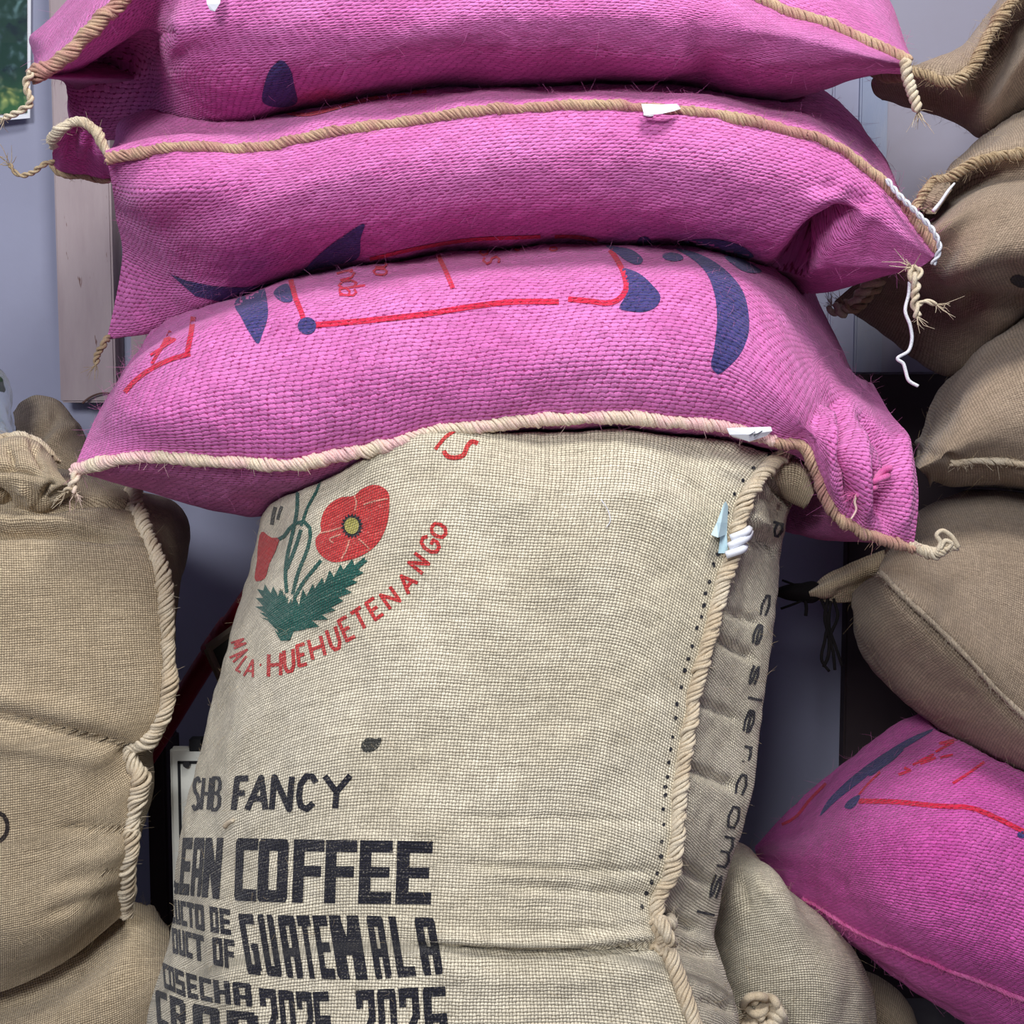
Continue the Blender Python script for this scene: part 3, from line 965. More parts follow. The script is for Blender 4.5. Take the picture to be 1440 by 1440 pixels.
# ---- topmost pink sack
p1 = Sack([
    D(1.47, [(45, 100), (75, 40), (110, -5), (200, -80), (400, -150), (640, -170), (850, -170), (1000, -150), (1130, -90), (1200, -30), (1250, 20), (1279, 75)]),
    D(1.30, [(43, 104), (80, 62), (122, 18), (190, -45), (350, -105), (640, -130), (850, -125), (1000, -95), (1120, -40), (1185, 0), (1238, 35), (1280, 80)]),
    D(1.21, [(42, 108), (85, 85), (130, 42), (170, 0), (300, -60), (640, -90), (850, -80), (1000, -45), (1110, 18), (1165, 36), (1220, 62), (1279, 88)]),
    D(1.18, [(60, 110, 1.28), (112, 97, 1.34), (185, 62, 1.33), (244, 40, 1.21), (400, 28), (640, 20), (850, 20), (1000, 30), (1100, 48), (1160, 62), (1220, 80), (1278, 92, 1.21)]),
    D(1.210, [(80, 112, 1.36), (130, 116, 1.47), (190, 112, 1.46), (238, 106, 1.36), (270, 102, 1.26), (400, 95), (640, 72), (850, 70), (1000, 76), (1090, 90), (1150, 97), (1215, 97), (1278, 95)]),
    D(1.30, [(95, 115, 1.48), (120, 186, 1.55), (190, 200, 1.52), (244, 184, 1.42), (300, 170, 1.35), (400, 148), (560, 120), (800, 110), (980, 110), (1080, 128), (1150, 125), (1215, 107), (1277, 98)]),
], 300, 190, 0.0028, 0.0006, 21, creases=[
    ([(118, 128), (160, 100), (205, 70), (245, 40)], 17, -0.022),
    ([(165, 190), (195, 150), (215, 100)], 12, -0.008),
    ([(1000, 110), (985, 60), (990, 10)], 22, -0.007),
    ([(250, 20), (238, 70), (250, 120)], 14, 0.005)])
t = sack_thing('topmost pink printed jute sack, cut off by the top of the picture', base_of(p1), PINKS)
T1 = t
p1.build('body', M['pink'], t)
rope('seam_rope', p1.row(2, 0.001, 0.0, 0.30), 0.0068, 0.0115, M['rope_pink'], t, 3, fuzz=60)
rope('seam_rope', p1.row(2, 0.001, 0.6, 1.0), 0.0055, 0.0095, M['rope_pink'], t, 4, fuzz=80)
twist('loose_yarn', [(44, 102, 1.2), (36, 118, 1.2), (43, 145, 1.2), (28, 156, 1.2), (6, 166, 1.2)], 0.0035, M['rope_tan'], t, 2)
twist('loose_yarn', [(1273, 85, 1.2), (1276, 108, 1.2), (1283, 130, 1.2), (1291, 156, 1.2)], 0.0055, M['rope_tan'], t, 5, 0.012)
leaf_sheet('paper_tag', [D(1.172, [(289, -14), (313, -14)]), D(1.168, [(291, 6), (309, 5)]), D(1.170, [(295, 14), (302, 16)])], 0.0008, M['paper'], t, label='white paper tag')
print_each(p1, [[blob([(369, 142), (372, 118), (384, 92), (397, 84), (407, 95), (414, 122), (418, 142)], 30)]], 'printed_leaf', M['pink_blue'], t)
fibres(p1, 900, M['fuzz_pink'], t, 31)

# ---- middle pink sack
p2 = Sack([
    D(1.50, [(150, 216), (225, 160), (300, 145), (400, 125), (500, 105), (640, 92), (800, 86), (950, 88), (1080, 108), (1150, 145), (1208, 215), (1308, 335)]),
    D(1.31, [(150, 219), (225, 190), (300, 182), (400, 165), (500, 145), (640, 130), (800, 124), (950, 128), (1080, 148), (1142, 166), (1218, 232), (1312, 345)]),
    D(1.205, [(150, 222), (225, 213), (330, 210), (430, 195), (560, 172), (680, 158), (800, 152), (950, 159), (1080, 178), (1150, 197), (1240, 262), (1316, 355)]),
    D(1.185, [(157, 258, 1.24), (232, 262), (330, 258), (430, 244), (560, 226), (680, 216), (800, 210), (950, 216), (1060, 232), (1140, 255), (1222, 300), (1312, 362, 1.20)]),
    D(1.205, [(163, 305, 1.34), (225, 330, 1.27), (330, 322), (430, 306), (560, 288), (680, 276), (800, 272), (950, 278), (1040, 294), (1120, 315), (1200, 335), (1306, 368)]),
    D(1.28, [(172, 360, 1.42), (228, 385, 1.38), (320, 386, 1.30), (430, 362), (560, 342), (680, 328), (800, 322), (950, 326), (1040, 346), (1100, 362), (1190, 372, 1.24), (1290, 378, 1.21)]),
    D(1.38, [(150, 478, 1.48), (215, 468, 1.46), (320, 424), (430, 390), (560, 368), (680, 352), (800, 346), (950, 348), (1040, 362), (1090, 376), (1190, 384, 1.27), (1284, 381, 1.22)]),
], 300, 210, 0.0026, 0.0006, 22, creases=[
    ([(1096, 398), (1124, 362), (1156, 328), (1192, 302)], 15, -0.085),
    ([(1150, 262), (1185, 268), (1230, 290)], 11, -0.010),
    ([(1135, 290), (1170, 272), (1200, 262)], 12, 0.008),
    ([(1225, 375), (1222, 340), (1235, 310)], 12, -0.005),
    ([(200, 420), (206, 436), (220, 450)], 5, -0.004),
    ([(190, 425), (197, 440), (208, 455)], 4, -0.003)])
p2.rest_on(p1, 2, -1)
t = sack_thing('middle pink printed jute sack of the stack with its seam running across the front', base_of(p2), PINKS)
T2 = t
p2.build('body', M['pink'], t)
rope('seam_rope', p2.row(2, 0.0015, 0.0, 0.80), 0.0052, 0.0088, M['rope_pink'], t, 6, fuzz=70)
rope('seam_rope', p2.row(2, 0.002, 0.80, 1.0), 0.0082, 0.0095, M['rope_pink'], t, 7, flat=0.7, fuzz=90)
ear = Sack([
    D(1.215, [(76, 205, 1.24), (84, 184), (100, 173), (122, 174), (140, 190), (152, 216)]),
    D(1.235, [(74, 212, 1.25), (85, 203), (102, 200), (122, 203), (140, 214), (154, 226)]),
    D(1.285, [(74, 222), (86, 230), (104, 230), (122, 226), (142, 236), (156, 240)]),
    D(1.33, [(73, 232), (88, 241), (104, 244), (122, 246), (140, 250), (158, 252)]),
], 60, 60, 0.002, 0.0004, 9, thick=0.012, creases=[([(106, 182), (102, 205), (100, 236)], 6, -0.010), ([(128, 188), (128, 215), (130, 240)], 6, -0.005)])
ear.build('corner_ear', M['pink_deep'], t)
rope('seam_rope', ear.row(0, 0.001), 0.0042, 0.0095, M['rope_tan'], t, 8, fuzz=150)
rope('seam_rope', ear.row(3, 0.001), 0.0034, 0.0085, M['rope_brown'], t, 18, fuzz=120)
twist('loose_yarn', [(76, 228, 1.25), (60, 232, 1.24), (45, 243, 1.24), (26, 246, 1.24), (14, 232, 1.24)], 0.0028, M['rope_brown'], t, 9)
twist('loose_yarn', [(152, 474, 1.47), (146, 484, 1.46), (137, 498, 1.46), (135, 512, 1.46)], 0.0042, M['rope_brown'], t, 10)
tg = [[(902, 146, 1.190), (930, 147, 1.186), (952, 146, 1.188), (957, 152, 1.19)],
      [(906, 162, 1.176), (930, 160, 1.174), (948, 156, 1.180), (957, 153, 1.19)]]
leaf_sheet('paper_tag', tg, 0.0008, M['paper'], t, label='white paper tag')
leaf_sheet('paper_tag_stub', [[(905, 152, 1.197), (912, 152, 1.197), (919, 152, 1.197)], [(905, 162, 1.196), (912, 164, 1.196), (919, 163, 1.196)]], 0.0006, M['paper'], t)
# white sewing thread along the right corner, then hanging free
wt = [(1247, 252, 1.19), (1262, 272, 1.185), (1290, 300, 1.185), (1312, 325, 1.185), (1321, 350, 1.19), (1312, 372, 1.195)]
Pw = smooth_path([pix(*p) for p in wt], 130)
Lw = chord(Pw); Tw, Aw, Bw = frames(Pw)
g = Geo()
for k in range(2):
    th = 2 * math.pi * Lw / 0.018 + k * math.pi
    g.add(*tube_geo(Pw + 0.0016 * (np.cos(th)[:, None] * Aw + np.sin(th)[:, None] * Bw), 0.0015, 5))
g.obj('white_thread', M['white_thread'], t, label='white sewing thread')
g = Geo()
hang = [(1279, 396, 1.20), (1278, 412, 1.20), (1273, 438, 1.20), (1280, 458, 1.20), (1282, 480, 1.20), (1278, 493, 1.20), (1262, 505, 1.20), (1270, 511, 1.20), (1273, 520, 1.20), (1278, 535, 1.20), (1291, 543, 1.20)]
g.add(*tube_geo(smooth_path([pix(*p) for p in hang], 70), 0.0018, 6))
g.obj('white_thread', M['white_thread'], t, label='white thread hanging free')
twist('loose_yarn', [(1282, 376, 1.20), (1283, 388, 1.195), (1288, 402, 1.195), (1286, 425, 1.195), (1290, 445, 1.195)], 0.0045, M['rope_tan'], t, 12, 0.02)
twist('loose_yarn', [(1280, 384, 1.20), (1290, 392, 1.195), (1293, 380, 1.195), (1284, 376, 1.195)], 0.0035, M['rope_tan'], t, 13, 0.02)
twist('loose_yarn', [(1288, 430, 1.195), (1302, 424, 1.195), (1316, 428, 1.195)], 0.0028, M['rope_tan'], t, 14, 0.02)
print_each(p2, [[blob([(403, 396), (420, 384), (455, 352), (482, 332), (513, 315), (507, 335), (505, 360), (470, 372), (440, 378)], 40)],
              [[(240, 385), (262, 394), (300, 402), (340, 404), (380, 398), (405, 388), (405, 420), (330, 428), (275, 416)]]],
         'printed_leaf', M['pink_blue'], t)
print_each(p2, [[oval(906, 340, 10, 8)], [blob([(940, 346), (980, 336), (1020, 338), (1048, 348), (1060, 358), (1000, 356)], 24)]], 'printed_dot', M['pink_blue'], t)
print_each(p2, [ribbon(curve_line([(386, 152), (402, 159), (430, 162), (470, 153), (510, 142), (560, 133), (600, 129)], 14), 5)], 'printed_line', M['pink_red'], t)
print_each(p2, [ribbon(curve_line([(520, 364), (580, 350), (650, 338), (760, 332)], 14), 5), ribbon(curve_line([(780, 332), (815, 333), (840, 338)], 6), 5)], 'printed_line', M['pink_red'], t)
fibres(p2, 1500, M['fuzz_pink'], t, 32)

# ---- lowest pink sack, lying on the big printed sack
p3 = Sack([
    D(1.52, [(205, 478), (255, 425), (330, 388), (430, 355), (560, 332), (760, 318), (950, 318), (1060, 335), (1130, 392), (1165, 465), (1195, 520), (1228, 540, 1.40)]),
    D(1.35, [(175, 522, 1.45), (232, 462), (320, 420), (430, 386), (560, 362), (760, 344), (950, 344), (1050, 362), (1112, 412), (1156, 478), (1200, 540), (1248, 575, 1.30)]),
    D(1.200, [(145, 568, 1.36), (212, 512), (320, 470), (430, 448), (560, 430), (760, 416), (950, 414), (1040, 432), (1096, 480), (1148, 548), (1205, 596), (1272, 616, 1.23)]),
    D(1.165, [(122, 615, 1.28), (208, 580), (320, 555), (430, 540), (560, 522), (760, 500), (950, 496), (1030, 512), (1085, 552), (1138, 605), (1205, 660), (1291, 690, 1.20)]),
    D(1.185, [(105, 660, 1.22), (200, 642), (320, 648), (430, 646), (520, 632), (620, 603), (760, 588), (950, 592), (1060, 612), (1140, 645), (1185, 730), (1284, 770, 1.20)]),
    D(1.27, [(106, 664, 1.24), (200, 686), (280, 702), (330, 706), (400, 698), (480, 678), (600, 630), (760, 606), (950, 606), (1060, 628), (1140, 652), (1186, 734, 1.22), (1283, 773, 1.205)]),
], 320, 230, 0.0026, 0.0006, 23, creases=[
    ([(1213, 585), (1232, 612), (1250, 640), (1252, 690), (1248, 745)], 6, -0.034),
    ([(1183, 560), (1184, 620), (1192, 690), (1206, 730)], 8, -0.032),
    ([(1165, 565), (1170, 620), (1182, 700)], 9, 0.014),
    ([(1204, 600), (1212, 650), (1216, 735)], 9, 0.012),
    ([(1268, 600), (1274, 680), (1268, 750)], 10, 0.008),
    ([(1226, 655), (1238, 690), (1236, 740)], 7, -0.018),
    ([(1120, 640), (1150, 590), (1180, 545)], 16, -0.010),
    ([(700, 570), (760, 520), (830, 500)], 26, 0.003)])
p3.rest_on(p2, 2, -1)
t = sack_thing('lowest pink printed jute sack of the stack, lying on the big beige printed sack', base_of(p3), PINKS)
T3 = t
p3.build('body', M['pink'], t)
rope('seam_rope', p3.row(4, 0.0015, 0.0, 0.79), 0.0062, 0.0086, M['rope_pale'], t, 15, fuzz=110)
rope('seam_rope', p3.row(4, 0.002, 0.79, 1.0), 0.0085, 0.0092, M['rope_pink'], t, 16, flat=0.7, fuzz=90)
twist('loose_yarn', [(107, 662, 1.215), (106, 674, 1.21), (102, 684, 1.21), (106, 692, 1.21)], 0.0046, M['rope_pale'], t, 17, 0.018)
twist('loose_yarn', [(106, 684, 1.21), (97, 686, 1.21), (92, 692, 1.21)], 0.0034, M['rope_tan'], t, 18, 0.018)
rope('seam_rope', np.array([pix(*p) for p in [(1276, 766, 1.2), (1295, 773, 1.2), (1312, 779, 1.2), (1326, 772, 1.2), (1344, 766, 1.2)]]), 0.0062, 0.009, M['rope_tan'], t, 19, fuzz=160)
g = Geo()
for q in ([(1318, 776), (1322, 762), (1317, 752), (1324, 746), (1336, 752), (1348, 770)], [(1322, 772), (1330, 760), (1338, 764), (1330, 774)]):
    g.add(*tube_geo(smooth_path([pix(x, y, 1.195) for x, y in q], 24), 0.0024, 6))
g.obj('yarn_loop', M['rope_tan'], t)
twist('tied_yarn', [(1251, 660, 1.175), (1238, 672, 1.170), (1222, 686, 1.168), (1203, 694, 1.172)], 0.0062, M['rope_deep'], t, 20, 0.03)
strand('tied_yarn', [(1206, 692, 1.17), (1202, 706, 1.17), (1204, 716, 1.17), (1197, 730, 1.17)], 0.0016, M['rope_pale'], t)
Bl = 'pink_blue'
print_each(p3, [
    [blob([(330, 428), (345, 412), (369, 402), (376, 425), (377, 445), (370, 468), (363, 484), (352, 470), (340, 448)], 36)],
    [blob([(385, 412), (392, 404), (405, 400), (409, 410), (411, 424), (398, 425)], 24)],
    [blob([(852, 346), (870, 348), (892, 354), (904, 368), (898, 373), (886, 370), (868, 358)], 26)],
    [blob([(876, 378), (892, 382), (916, 400), (929, 420), (926, 428), (906, 439), (886, 438), (871, 434), (878, 420), (884, 408)], 40)],
    [blob([(950, 350), (975, 355), (1000, 366), (1025, 385), (1044, 410), (1052, 440), (1052, 470), (1042, 496), (1024, 516), (1008, 526), (1001, 518), (1004, 490), (1008, 450), (1004, 412), (994, 386), (975, 366)], 60)],
    [blob([(1018, 361), (1040, 364), (1060, 374), (1071, 382), (1052, 384), (1032, 374)], 26)],
    [oval(946, 362, 15, 6, 6)]], 'printed_leaf', M[Bl], t)
print_each(p3, [[oval(432, 459, 13, 12)], ], 'printed_dot', M[Bl], t, off=0.0012)
print_each(p3, [
    ribbon(curve_line([(409, 394), (416, 420), (424, 440), (429, 456)], 8), 7),
    ribbon(curve_line([(436, 458), (520, 451), (600, 442), (660, 432), (720, 425), (786, 425)], 20), 8),
    ribbon(curve_line([(799, 421), (830, 424), (860, 426), (872, 420), (880, 408), (878, 388), (870, 370), (858, 352)], 18), 7.5),
    ribbon(curve_line([(616, 360), (626, 380), (637, 406)], 6), 6.5)], 'printed_frame', M['pink_red'], t)
print_on(p3, [
    ribbon([(272, 446), (269, 470), (263, 500)], 7) + ribbon(curve_line([(268, 498), (240, 506), (215, 518), (190, 536), (176, 552)], 12), 6.5),
    ribbon([(240, 466), (228, 488), (238, 476), (222, 498), (214, 512)], 4.5), ribbon([(230, 476), (246, 478), (212, 500)], 4)], 'printed_panel', M['pink_red'], t)
let = []
for ch, (ox, oy), (ax, ay), (bx, by), w in (
        ('n', (505, 376), (6, 12), (-32, 8), 3.0), ('d', (511, 391), (3, 12), (-36, 5), 3.0), ('a', (512, 406), (-1, 13), (-34, -2), 3.0),
        ('o', (553, 378), (0, 11), (-28, -1), 3.0), ('n', (551, 368), (1, 9), (-24, 0), 2.6),
        ('s', (711, 359), (3, 11), (-33, 3), 3.0), ('s', (706, 348), (3, 10), (-33, 3), 3.0), ('o', (578, 361), (1, 8), (-22, -1), 2.4),
        ('s', (742, 347), (1, 6), (-18, 1), 2.4), ('o', (788, 347), (1, 6), (-16, 1), 2.4)):
    let.append(stroke_letter(ch, affine_map(ox, oy, ax, ay, bx, by), w))
print_on(p3, let[:3], 'printed_lettering', M['pink_red'], t, step=3, label='red letters nda')
print_each(p3, let[3:], 'printed_lettering', M['pink_red'], t, step=3)
print_each(p3, [ribbon(curve_line([(1090, 384), (1100, 382), (1116, 394), (1136, 412)], 8), 4) + ribbon(curve_line([(1094, 386), (1104, 398), (1126, 404)], 6), 3.5)], 'printed_line', M['pink_red'], t)
fibres(p3, 1800, M['fuzz_pink'], t, 33)

# ================================================================== the big beige printed sack
gs = Sack([
    D(1.36, [(420, 640, 1.46), (392, 655), (372, 705), (356, 780), (331, 880), (306, 970), (286, 1050), (266, 1130), (252, 1220), (243, 1300), (232, 1360), (212, 1440), (205, 1560), (235, 1740)]),
    D(1.245, [(450, 636, 1.46), (438, 640), (424, 705), (405, 780), (385, 880), (365, 970), (345, 1050), (330, 1130), (318, 1220), (310, 1300), (300, 1360), (285, 1440), (285, 1560), (310, 1760)]),
    D(1.185, [(565, 620, 1.45), (560, 612), (545, 700), (530, 780), (515, 880), (500, 970), (486, 1050), (474, 1130), (466, 1220), (460, 1300), (455, 1360), (448, 1440), (450, 1560), (470, 1770)]),
    D(1.165, [(760, 612, 1.44), (760, 597, 1.215), (758, 690), (742, 780), (725, 880), (708, 970), (695, 1050), (684, 1130), (676, 1220), (670, 1300), (668, 1360), (664, 1440), (665, 1560), (670, 1775)]),
    D(1.180, [(950, 616, 1.44), (950, 598, 1.225), (935, 690), (912, 780), (885, 880), (862, 970), (848, 1050), (836, 1130), (826, 1220), (816, 1300), (822, 1360), (832, 1440), (840, 1560), (830, 1770)]),
    D(1.205, [(1098, 648, 1.40), (1098, 640, 1.24), (1050, 690), (1025, 780), (1000, 860), (976, 960), (964, 1050), (950, 1130), (940, 1220), (924, 1300), (945, 1350), (970, 1440), (985, 1560), (960, 1760)]),
    D(1.255, [(1125, 656, 1.42), (1128, 652, 1.30), (1092, 702), (1070, 780), (1045, 870), (1030, 970), (1012, 1050), (1000, 1130), (984, 1220), (958, 1312), (985, 1360), (1012, 1440), (1020, 1560), (990, 1755)]),
    D(1.325, [(1135, 670, 1.46), (1144, 672, 1.39), (1110, 716), (1100, 780), (1086, 870), (1076, 970), (1068, 1050), (1060, 1110), (1038, 1190), (1023, 1240), (1010, 1285), (1003, 1312), (1016, 1350), (1036, 1410), (1042, 1560), (1010, 1745)]),
], 300, 300, 0.0026, 0.0006, 24, tilt=0.15, s0=0.03, s1=0.12, swap_uv=True, creases=[
    ([(585, 1330), (700, 1338), (820, 1338), (945, 1328)], 4.5, -0.022),
    ([(610, 1320), (780, 1327), (930, 1316)], 9, 0.009),
    ([(600, 1365), (760, 1380), (930, 1362)], 16, 0.004),
    ([(650, 1216), (760, 1222), (935, 1226)], 5, -0.0050),
    ([(690, 1245), (800, 1252), (925, 1262)], 7, -0.0045),
    ([(700, 1290), (830, 1295), (925, 1292)], 8, 0.003),
    ([(640, 1150), (800, 1152), (945, 1158)], 5, -0.0028),
    ([(1085, 664), (1098, 690), (1125, 712)], 7, -0.014),
    ([(1065, 685), (1080, 700), (1106, 722)], 6, -0.005),
    ([(1045, 742), (1062, 757), (1096, 775)], 8, -0.009),
    ([(1052, 722), (1070, 734), (1100, 748)], 8, 0.006),
    ([(1010, 848), (1030, 862), (1070, 878)], 6, -0.005),
    ([(1000, 893), (1025, 908), (1062, 928)], 7, -0.008),
    ([(975, 988), (1000, 996), (1042, 1014)], 6, -0.005),
    ([(965, 1080), (995, 1090), (1035, 1108)], 7, -0.007),
    ([(950, 1215), (968, 1226), (1000, 1246)], 7, -0.007),
    ([(930, 1288), (955, 1298), (985, 1312)], 8, -0.008),
    ([(935, 1318), (965, 1330), (1010, 1345)], 8, -0.010),
    ([(985, 1405), (1005, 1410), (1036, 1422)], 7, -0.007),
    ([(1000, 628), (1045, 636), (1090, 650)], 8, -0.004),
    ([(880, 660), (980, 690), (1050, 735)], 14, -0.002),
    ([(420, 640), (450, 655), (500, 650)], 20, -0.004)])
gs.rest_on(p3, 2, -1, most=0.05)
t = sack_thing('big beige jute sack with red poppy print and black lettering, under the pink stack', base_of(gs), 'printed beige sacks')
TG = t
gs.build('body', M['beige'], t)
rope('seam_rope', gs.row(5, 0.004, 0.06, 1.0), 0.0080, 0.0120, M['rope_tan'], t, 25, flat=0.75, fuzz=70)
rope('seam_knot', np.array([gs.on(x, y, o) for x, y, o in [(934, 1294, .006), (922, 1298, .012), (915, 1307, .014), (922, 1316, .013), (938, 1320, .006)]]), 0.006, 0.010, M['rope_tan'], t, 26, fuzz=200)
twist('loose_yarn', [(1096, 646, 1.225), (1098, 636, 1.215), (1102, 628, 1.215)], 0.0050, M['rope_tan'], t, 27, 0.02)
# folded corner cap at the top of the seam
cap = Sack([
    D(1.255, [(1086, 662), (1094, 646), (1110, 640), (1128, 645), (1140, 662), (1146, 690)]),
    D(1.225, [(1088, 668), (1096, 658), (1112, 656), (1128, 662), (1138, 678), (1143, 696)]),
    D(1.235, [(1092, 680), (1100, 680), (1114, 682), (1126, 688), (1134, 698), (1138, 706)]),
    D(1.275, [(1098, 694), (1106, 702), (1116, 708), (1124, 712), (1130, 714), (1132, 714)]),
], 50, 50, 0.0008, 0.0003, 14)
cap.build('corner_cap', M['tan'], t)
# stitch holes and dark stitches along the seam
hole = []
r5 = to_pix(gs.row(5, 0.0, 0.09, 0.72))
tt = chord(r5)
for d in np.cumsum(np.random.default_rng(8).uniform(13, 30, int(tt[-1] / 22))):
    p = hermite(tt, r5, [d])[0]
    x, y = p[0] - 15 - random.uniform(0, 3), p[1] + random.uniform(-3, 3)
    hole.append([oval(x, y, random.uniform(2.0, 3.4), random.uniform(2.4, 4.2), random.uniform(-30, 30), 9)])
print_on(gs, hole, 'stitch_holes', M['beige_black'], t, step=2.5, kind='stuff')
# pale blue folded paper tag under the seam stitches
def sheet_on(name, grid, mat, **kw):
    return leaf_sheet(name, [[(x, y, float(gs.on(x, y, o)[1])) for x, y, o in r] for r in grid], 0.0008, mat, t, **kw)
sheet_on('paper_tag', [[(1018, 708, .010), (1021, 705, .016), (1024, 712, .010)], [(1008, 735, .012), (1014, 735, .022), (1023, 735, .010)],
                       [(1000, 752, .012), (1010, 756, .022), (1020, 752, .010)]], M['paper_blue'], label='pale blue paper tag')
sheet_on('paper_tag', [[(1014, 735, .006), (1024, 715, .008)], [(1012, 762, .005), (1022, 752, .008)], [(1010, 778, .004), (1024, 778, .006)]], M['paper_blue'])
g = Geo()
for (xa, ya), (xb, yb) in (((1020, 757), (1043, 739)), ((1017, 768), (1041, 752)), ((1013, 780), (1037, 766))):
    P = smooth_path([gs.on(xa, ya, .008), gs.on((xa + xb) / 2, (ya + yb) / 2 - 2, .017), gs.on(xb, yb, .010)], 10)
    g.add(*tube_geo(P, 0.0042, 6))
g.obj('tag_strip', M['paper'], t, label='white paper strips between the stitches')
top_tag = leaf_sheet('paper_tag', [[(1022, 602, 1.17), (1050, 601, 1.165), (1084, 600, 1.17)], [(1026, 611, 1.168), (1052, 611, 1.16), (1086, 606, 1.168)],
                         [(1031, 615, 1.172), (1054, 621, 1.165), (1078, 613, 1.17)]], 0.0008, M['paper'], t, label='white paper tag at the top edge')
V, fs = tube_geo([pix(1054, 612, 1.159), pix(1062, 607, 1.161), pix(1060, 613, 1.159), pix(1072, 606, 1.165)], 0.0005, 4)
mesh_obj('pen_mark', V, fs, M['pen'], top_tag)

# lettering ----------------------------------------------------------
BK = M['beige_black']
bot = [(250, 1138), (330, 1139), (420, 1138), (500, 1136)]
top = [(250, 1094), (330, 1094), (420, 1092), (500, 1090)]
w = []
for ch, a, b, sh in (('S', 271, 280, 3), ('H', 283, 294, 4), ('B', 297, 309, 3), ('F', 328, 346, 5), ('A', 348, 374, 7), ('N', 381, 409, 4), ('C', 418, 443, 4), ('Y', 454, 490, 3)):
    w.append(stroke_letter(ch, cell_map(a, b, top, bot, sh), 5.0 if b < 312 else 8.5))
print_on(gs, w[:3], 'printed_lettering', BK, t, step=4, label='black lettering SHB')
print_on(gs, w[3:], 'printed_lettering', BK, t, step=4, label='black lettering FANCY')
top = [(240, 1178), (320, 1178), (400, 1180), (610, 1183)]; bot = [(240, 1256), (320, 1266), (400, 1269), (610, 1272)]
w = block_word('LEAN', [(243, 251), (252, 266), (268, 283), (284, 309)], top, bot, 6, 0.36, 0.2)
w += block_word('COFFEE', [(330, 361), (362, 404), (411, 454), (456, 500), (504, 550), (556, 606)], top, bot, 3, 0.36, 0.19)
print_on(gs, w[:4], 'printed_lettering', BK, t, label='black lettering LEAN')
print_on(gs, w[4:], 'printed_lettering', BK, t, label='black lettering COFFEE')
top = [(235, 1262), (290, 1273), (330, 1280)]; bot = [(235, 1296), (290, 1310), (330, 1316)]
w = block_word('DUCTO', [(240, 247), (248, 255), (256, 264), (265, 275), (276, 289)], top, bot, -2, 0.36, 0.22) + block_word('DE', [(297, 309), (311, 326)], top, bot, -2, 0.36, 0.22)
top = [(235, 1302), (290, 1316), (340, 1323)]; bot = [(235, 1338), (290, 1354), (340, 1366)]
w += block_word('DUCT', [(244, 252), (253, 262), (263, 272), (273, 289)], top, bot, -2, 0.36, 0.22) + block_word('OF', [(301, 315), (317, 332)], top, bot, -2, 0.36, 0.22)
for a_, b_ in ((0, 5), (5, 7), (7, 11), (11, 13)):
    print_on(gs, w[a_:b_], 'printed_lettering', BK, t, step=3.5, label='small black lettering')
top = [(330, 1284), (420, 1287), (520, 1287), (612, 1290)]; bot = [(330, 1368), (420, 1376), (520, 1378), (640, 1368)]
w = block_word('GUATEMALA', [(349, 370), (376, 398), (404, 428), (431, 449), (453, 473), (476, 518), (529, 552), (560, 586), (596, 624)], top, bot, -14, 0.40, 0.17)
print_on(gs, w, 'printed_lettering', BK, t, label='black lettering GUATEMALA')
top = [(225, 1350), (260, 1366), (300, 1377), (355, 1383)]; bot = [(225, 1386), (260, 1402), (300, 1410), (355, 1416)]
w = block_word('COSECHA', [(232, 240), (240, 248), (249, 262), (265, 280), (283, 300), (303, 326), (330, 356)], top, bot, -3, 0.34, 0.22)
top = [(225, 1392), (270, 1410), (320, 1420), (370, 1424)]; bot = [(225, 1440), (270, 1466), (320, 1478), (370, 1484)]
w += block_word('CROP', [(222, 238), (242, 264), (274, 312), (322, 366)], top, bot, -3, 0.36, 0.2)
print_on(gs, w[:7], 'printed_lettering', BK, t, step=4, label='black lettering COSECHA')
print_on(gs, w[7:], 'printed_lettering', BK, t, step=4, label='black lettering CROP')
top = [(360, 1388), (440, 1395), (520, 1392), (640, 1386)]; bot = [(360, 1472), (440, 1480), (520, 1482), (640, 1474)]
w = block_word('2025', [(372, 396), (399, 421), (424, 446), (448, 470)], top, bot, -8, 0.36, 0.16) + block_word('2026', [(506, 532), (536, 562), (566, 594), (600, 632)], top, bot, -6, 0.36, 0.16)
print_on(gs, w[:4], 'printed_lettering', BK, t, step=4, label='black year lettering 2025')
print_on(gs, w[4:], 'printed_lettering', BK, t, step=4, label='black year lettering 2026')
# red arc of lettering: (letter, centre, baseline direction degrees, width, height)
arc = [('M', 336, 905, 62, 9, 18), ('A', 337, 921, 50, 8, 26), ('L', 343, 934, 30, 8, 24), ('A', 353, 940, 8, 13, 24), ('.', 367, 935, 0, 8, 14),
       ('H', 387, 935, -6, 19, 31), ('U', 407, 929, -10, 15, 30), ('E', 425, 921, -14, 13, 28), ('H', 446, 911, -20, 20, 28), ('U', 470, 898, -24, 16, 30),
       ('E', 488, 884, -30, 15, 30), ('T', 507, 871, -34, 17, 28), ('E', 527, 856, -37, 16, 26), ('N', 549, 841, -42, 20, 24), ('A', 573, 819, -50, 20, 24),
       ('N', 589, 792, -58, 18, 25), ('G', 605, 766, -66, 18, 26), ('O', 617, 746, -72, 18, 22)]
w = []
for ch, cx, cy, an, lw, lh in arc:
    c, s = math.cos(math.radians(an)), math.sin(math.radians(an))
    lean = 0.12
    ax, ay = lw * c, lw * s
    bx, by = -lh * s - lh * lean * c, lh * c - lh * lean * s
    w.append(stroke_letter(ch, affine_map(cx - ax / 2 - bx / 2, cy - ay / 2 - by / 2, ax, ay, bx, by), 5.0 if cx > 375 else 3.2))
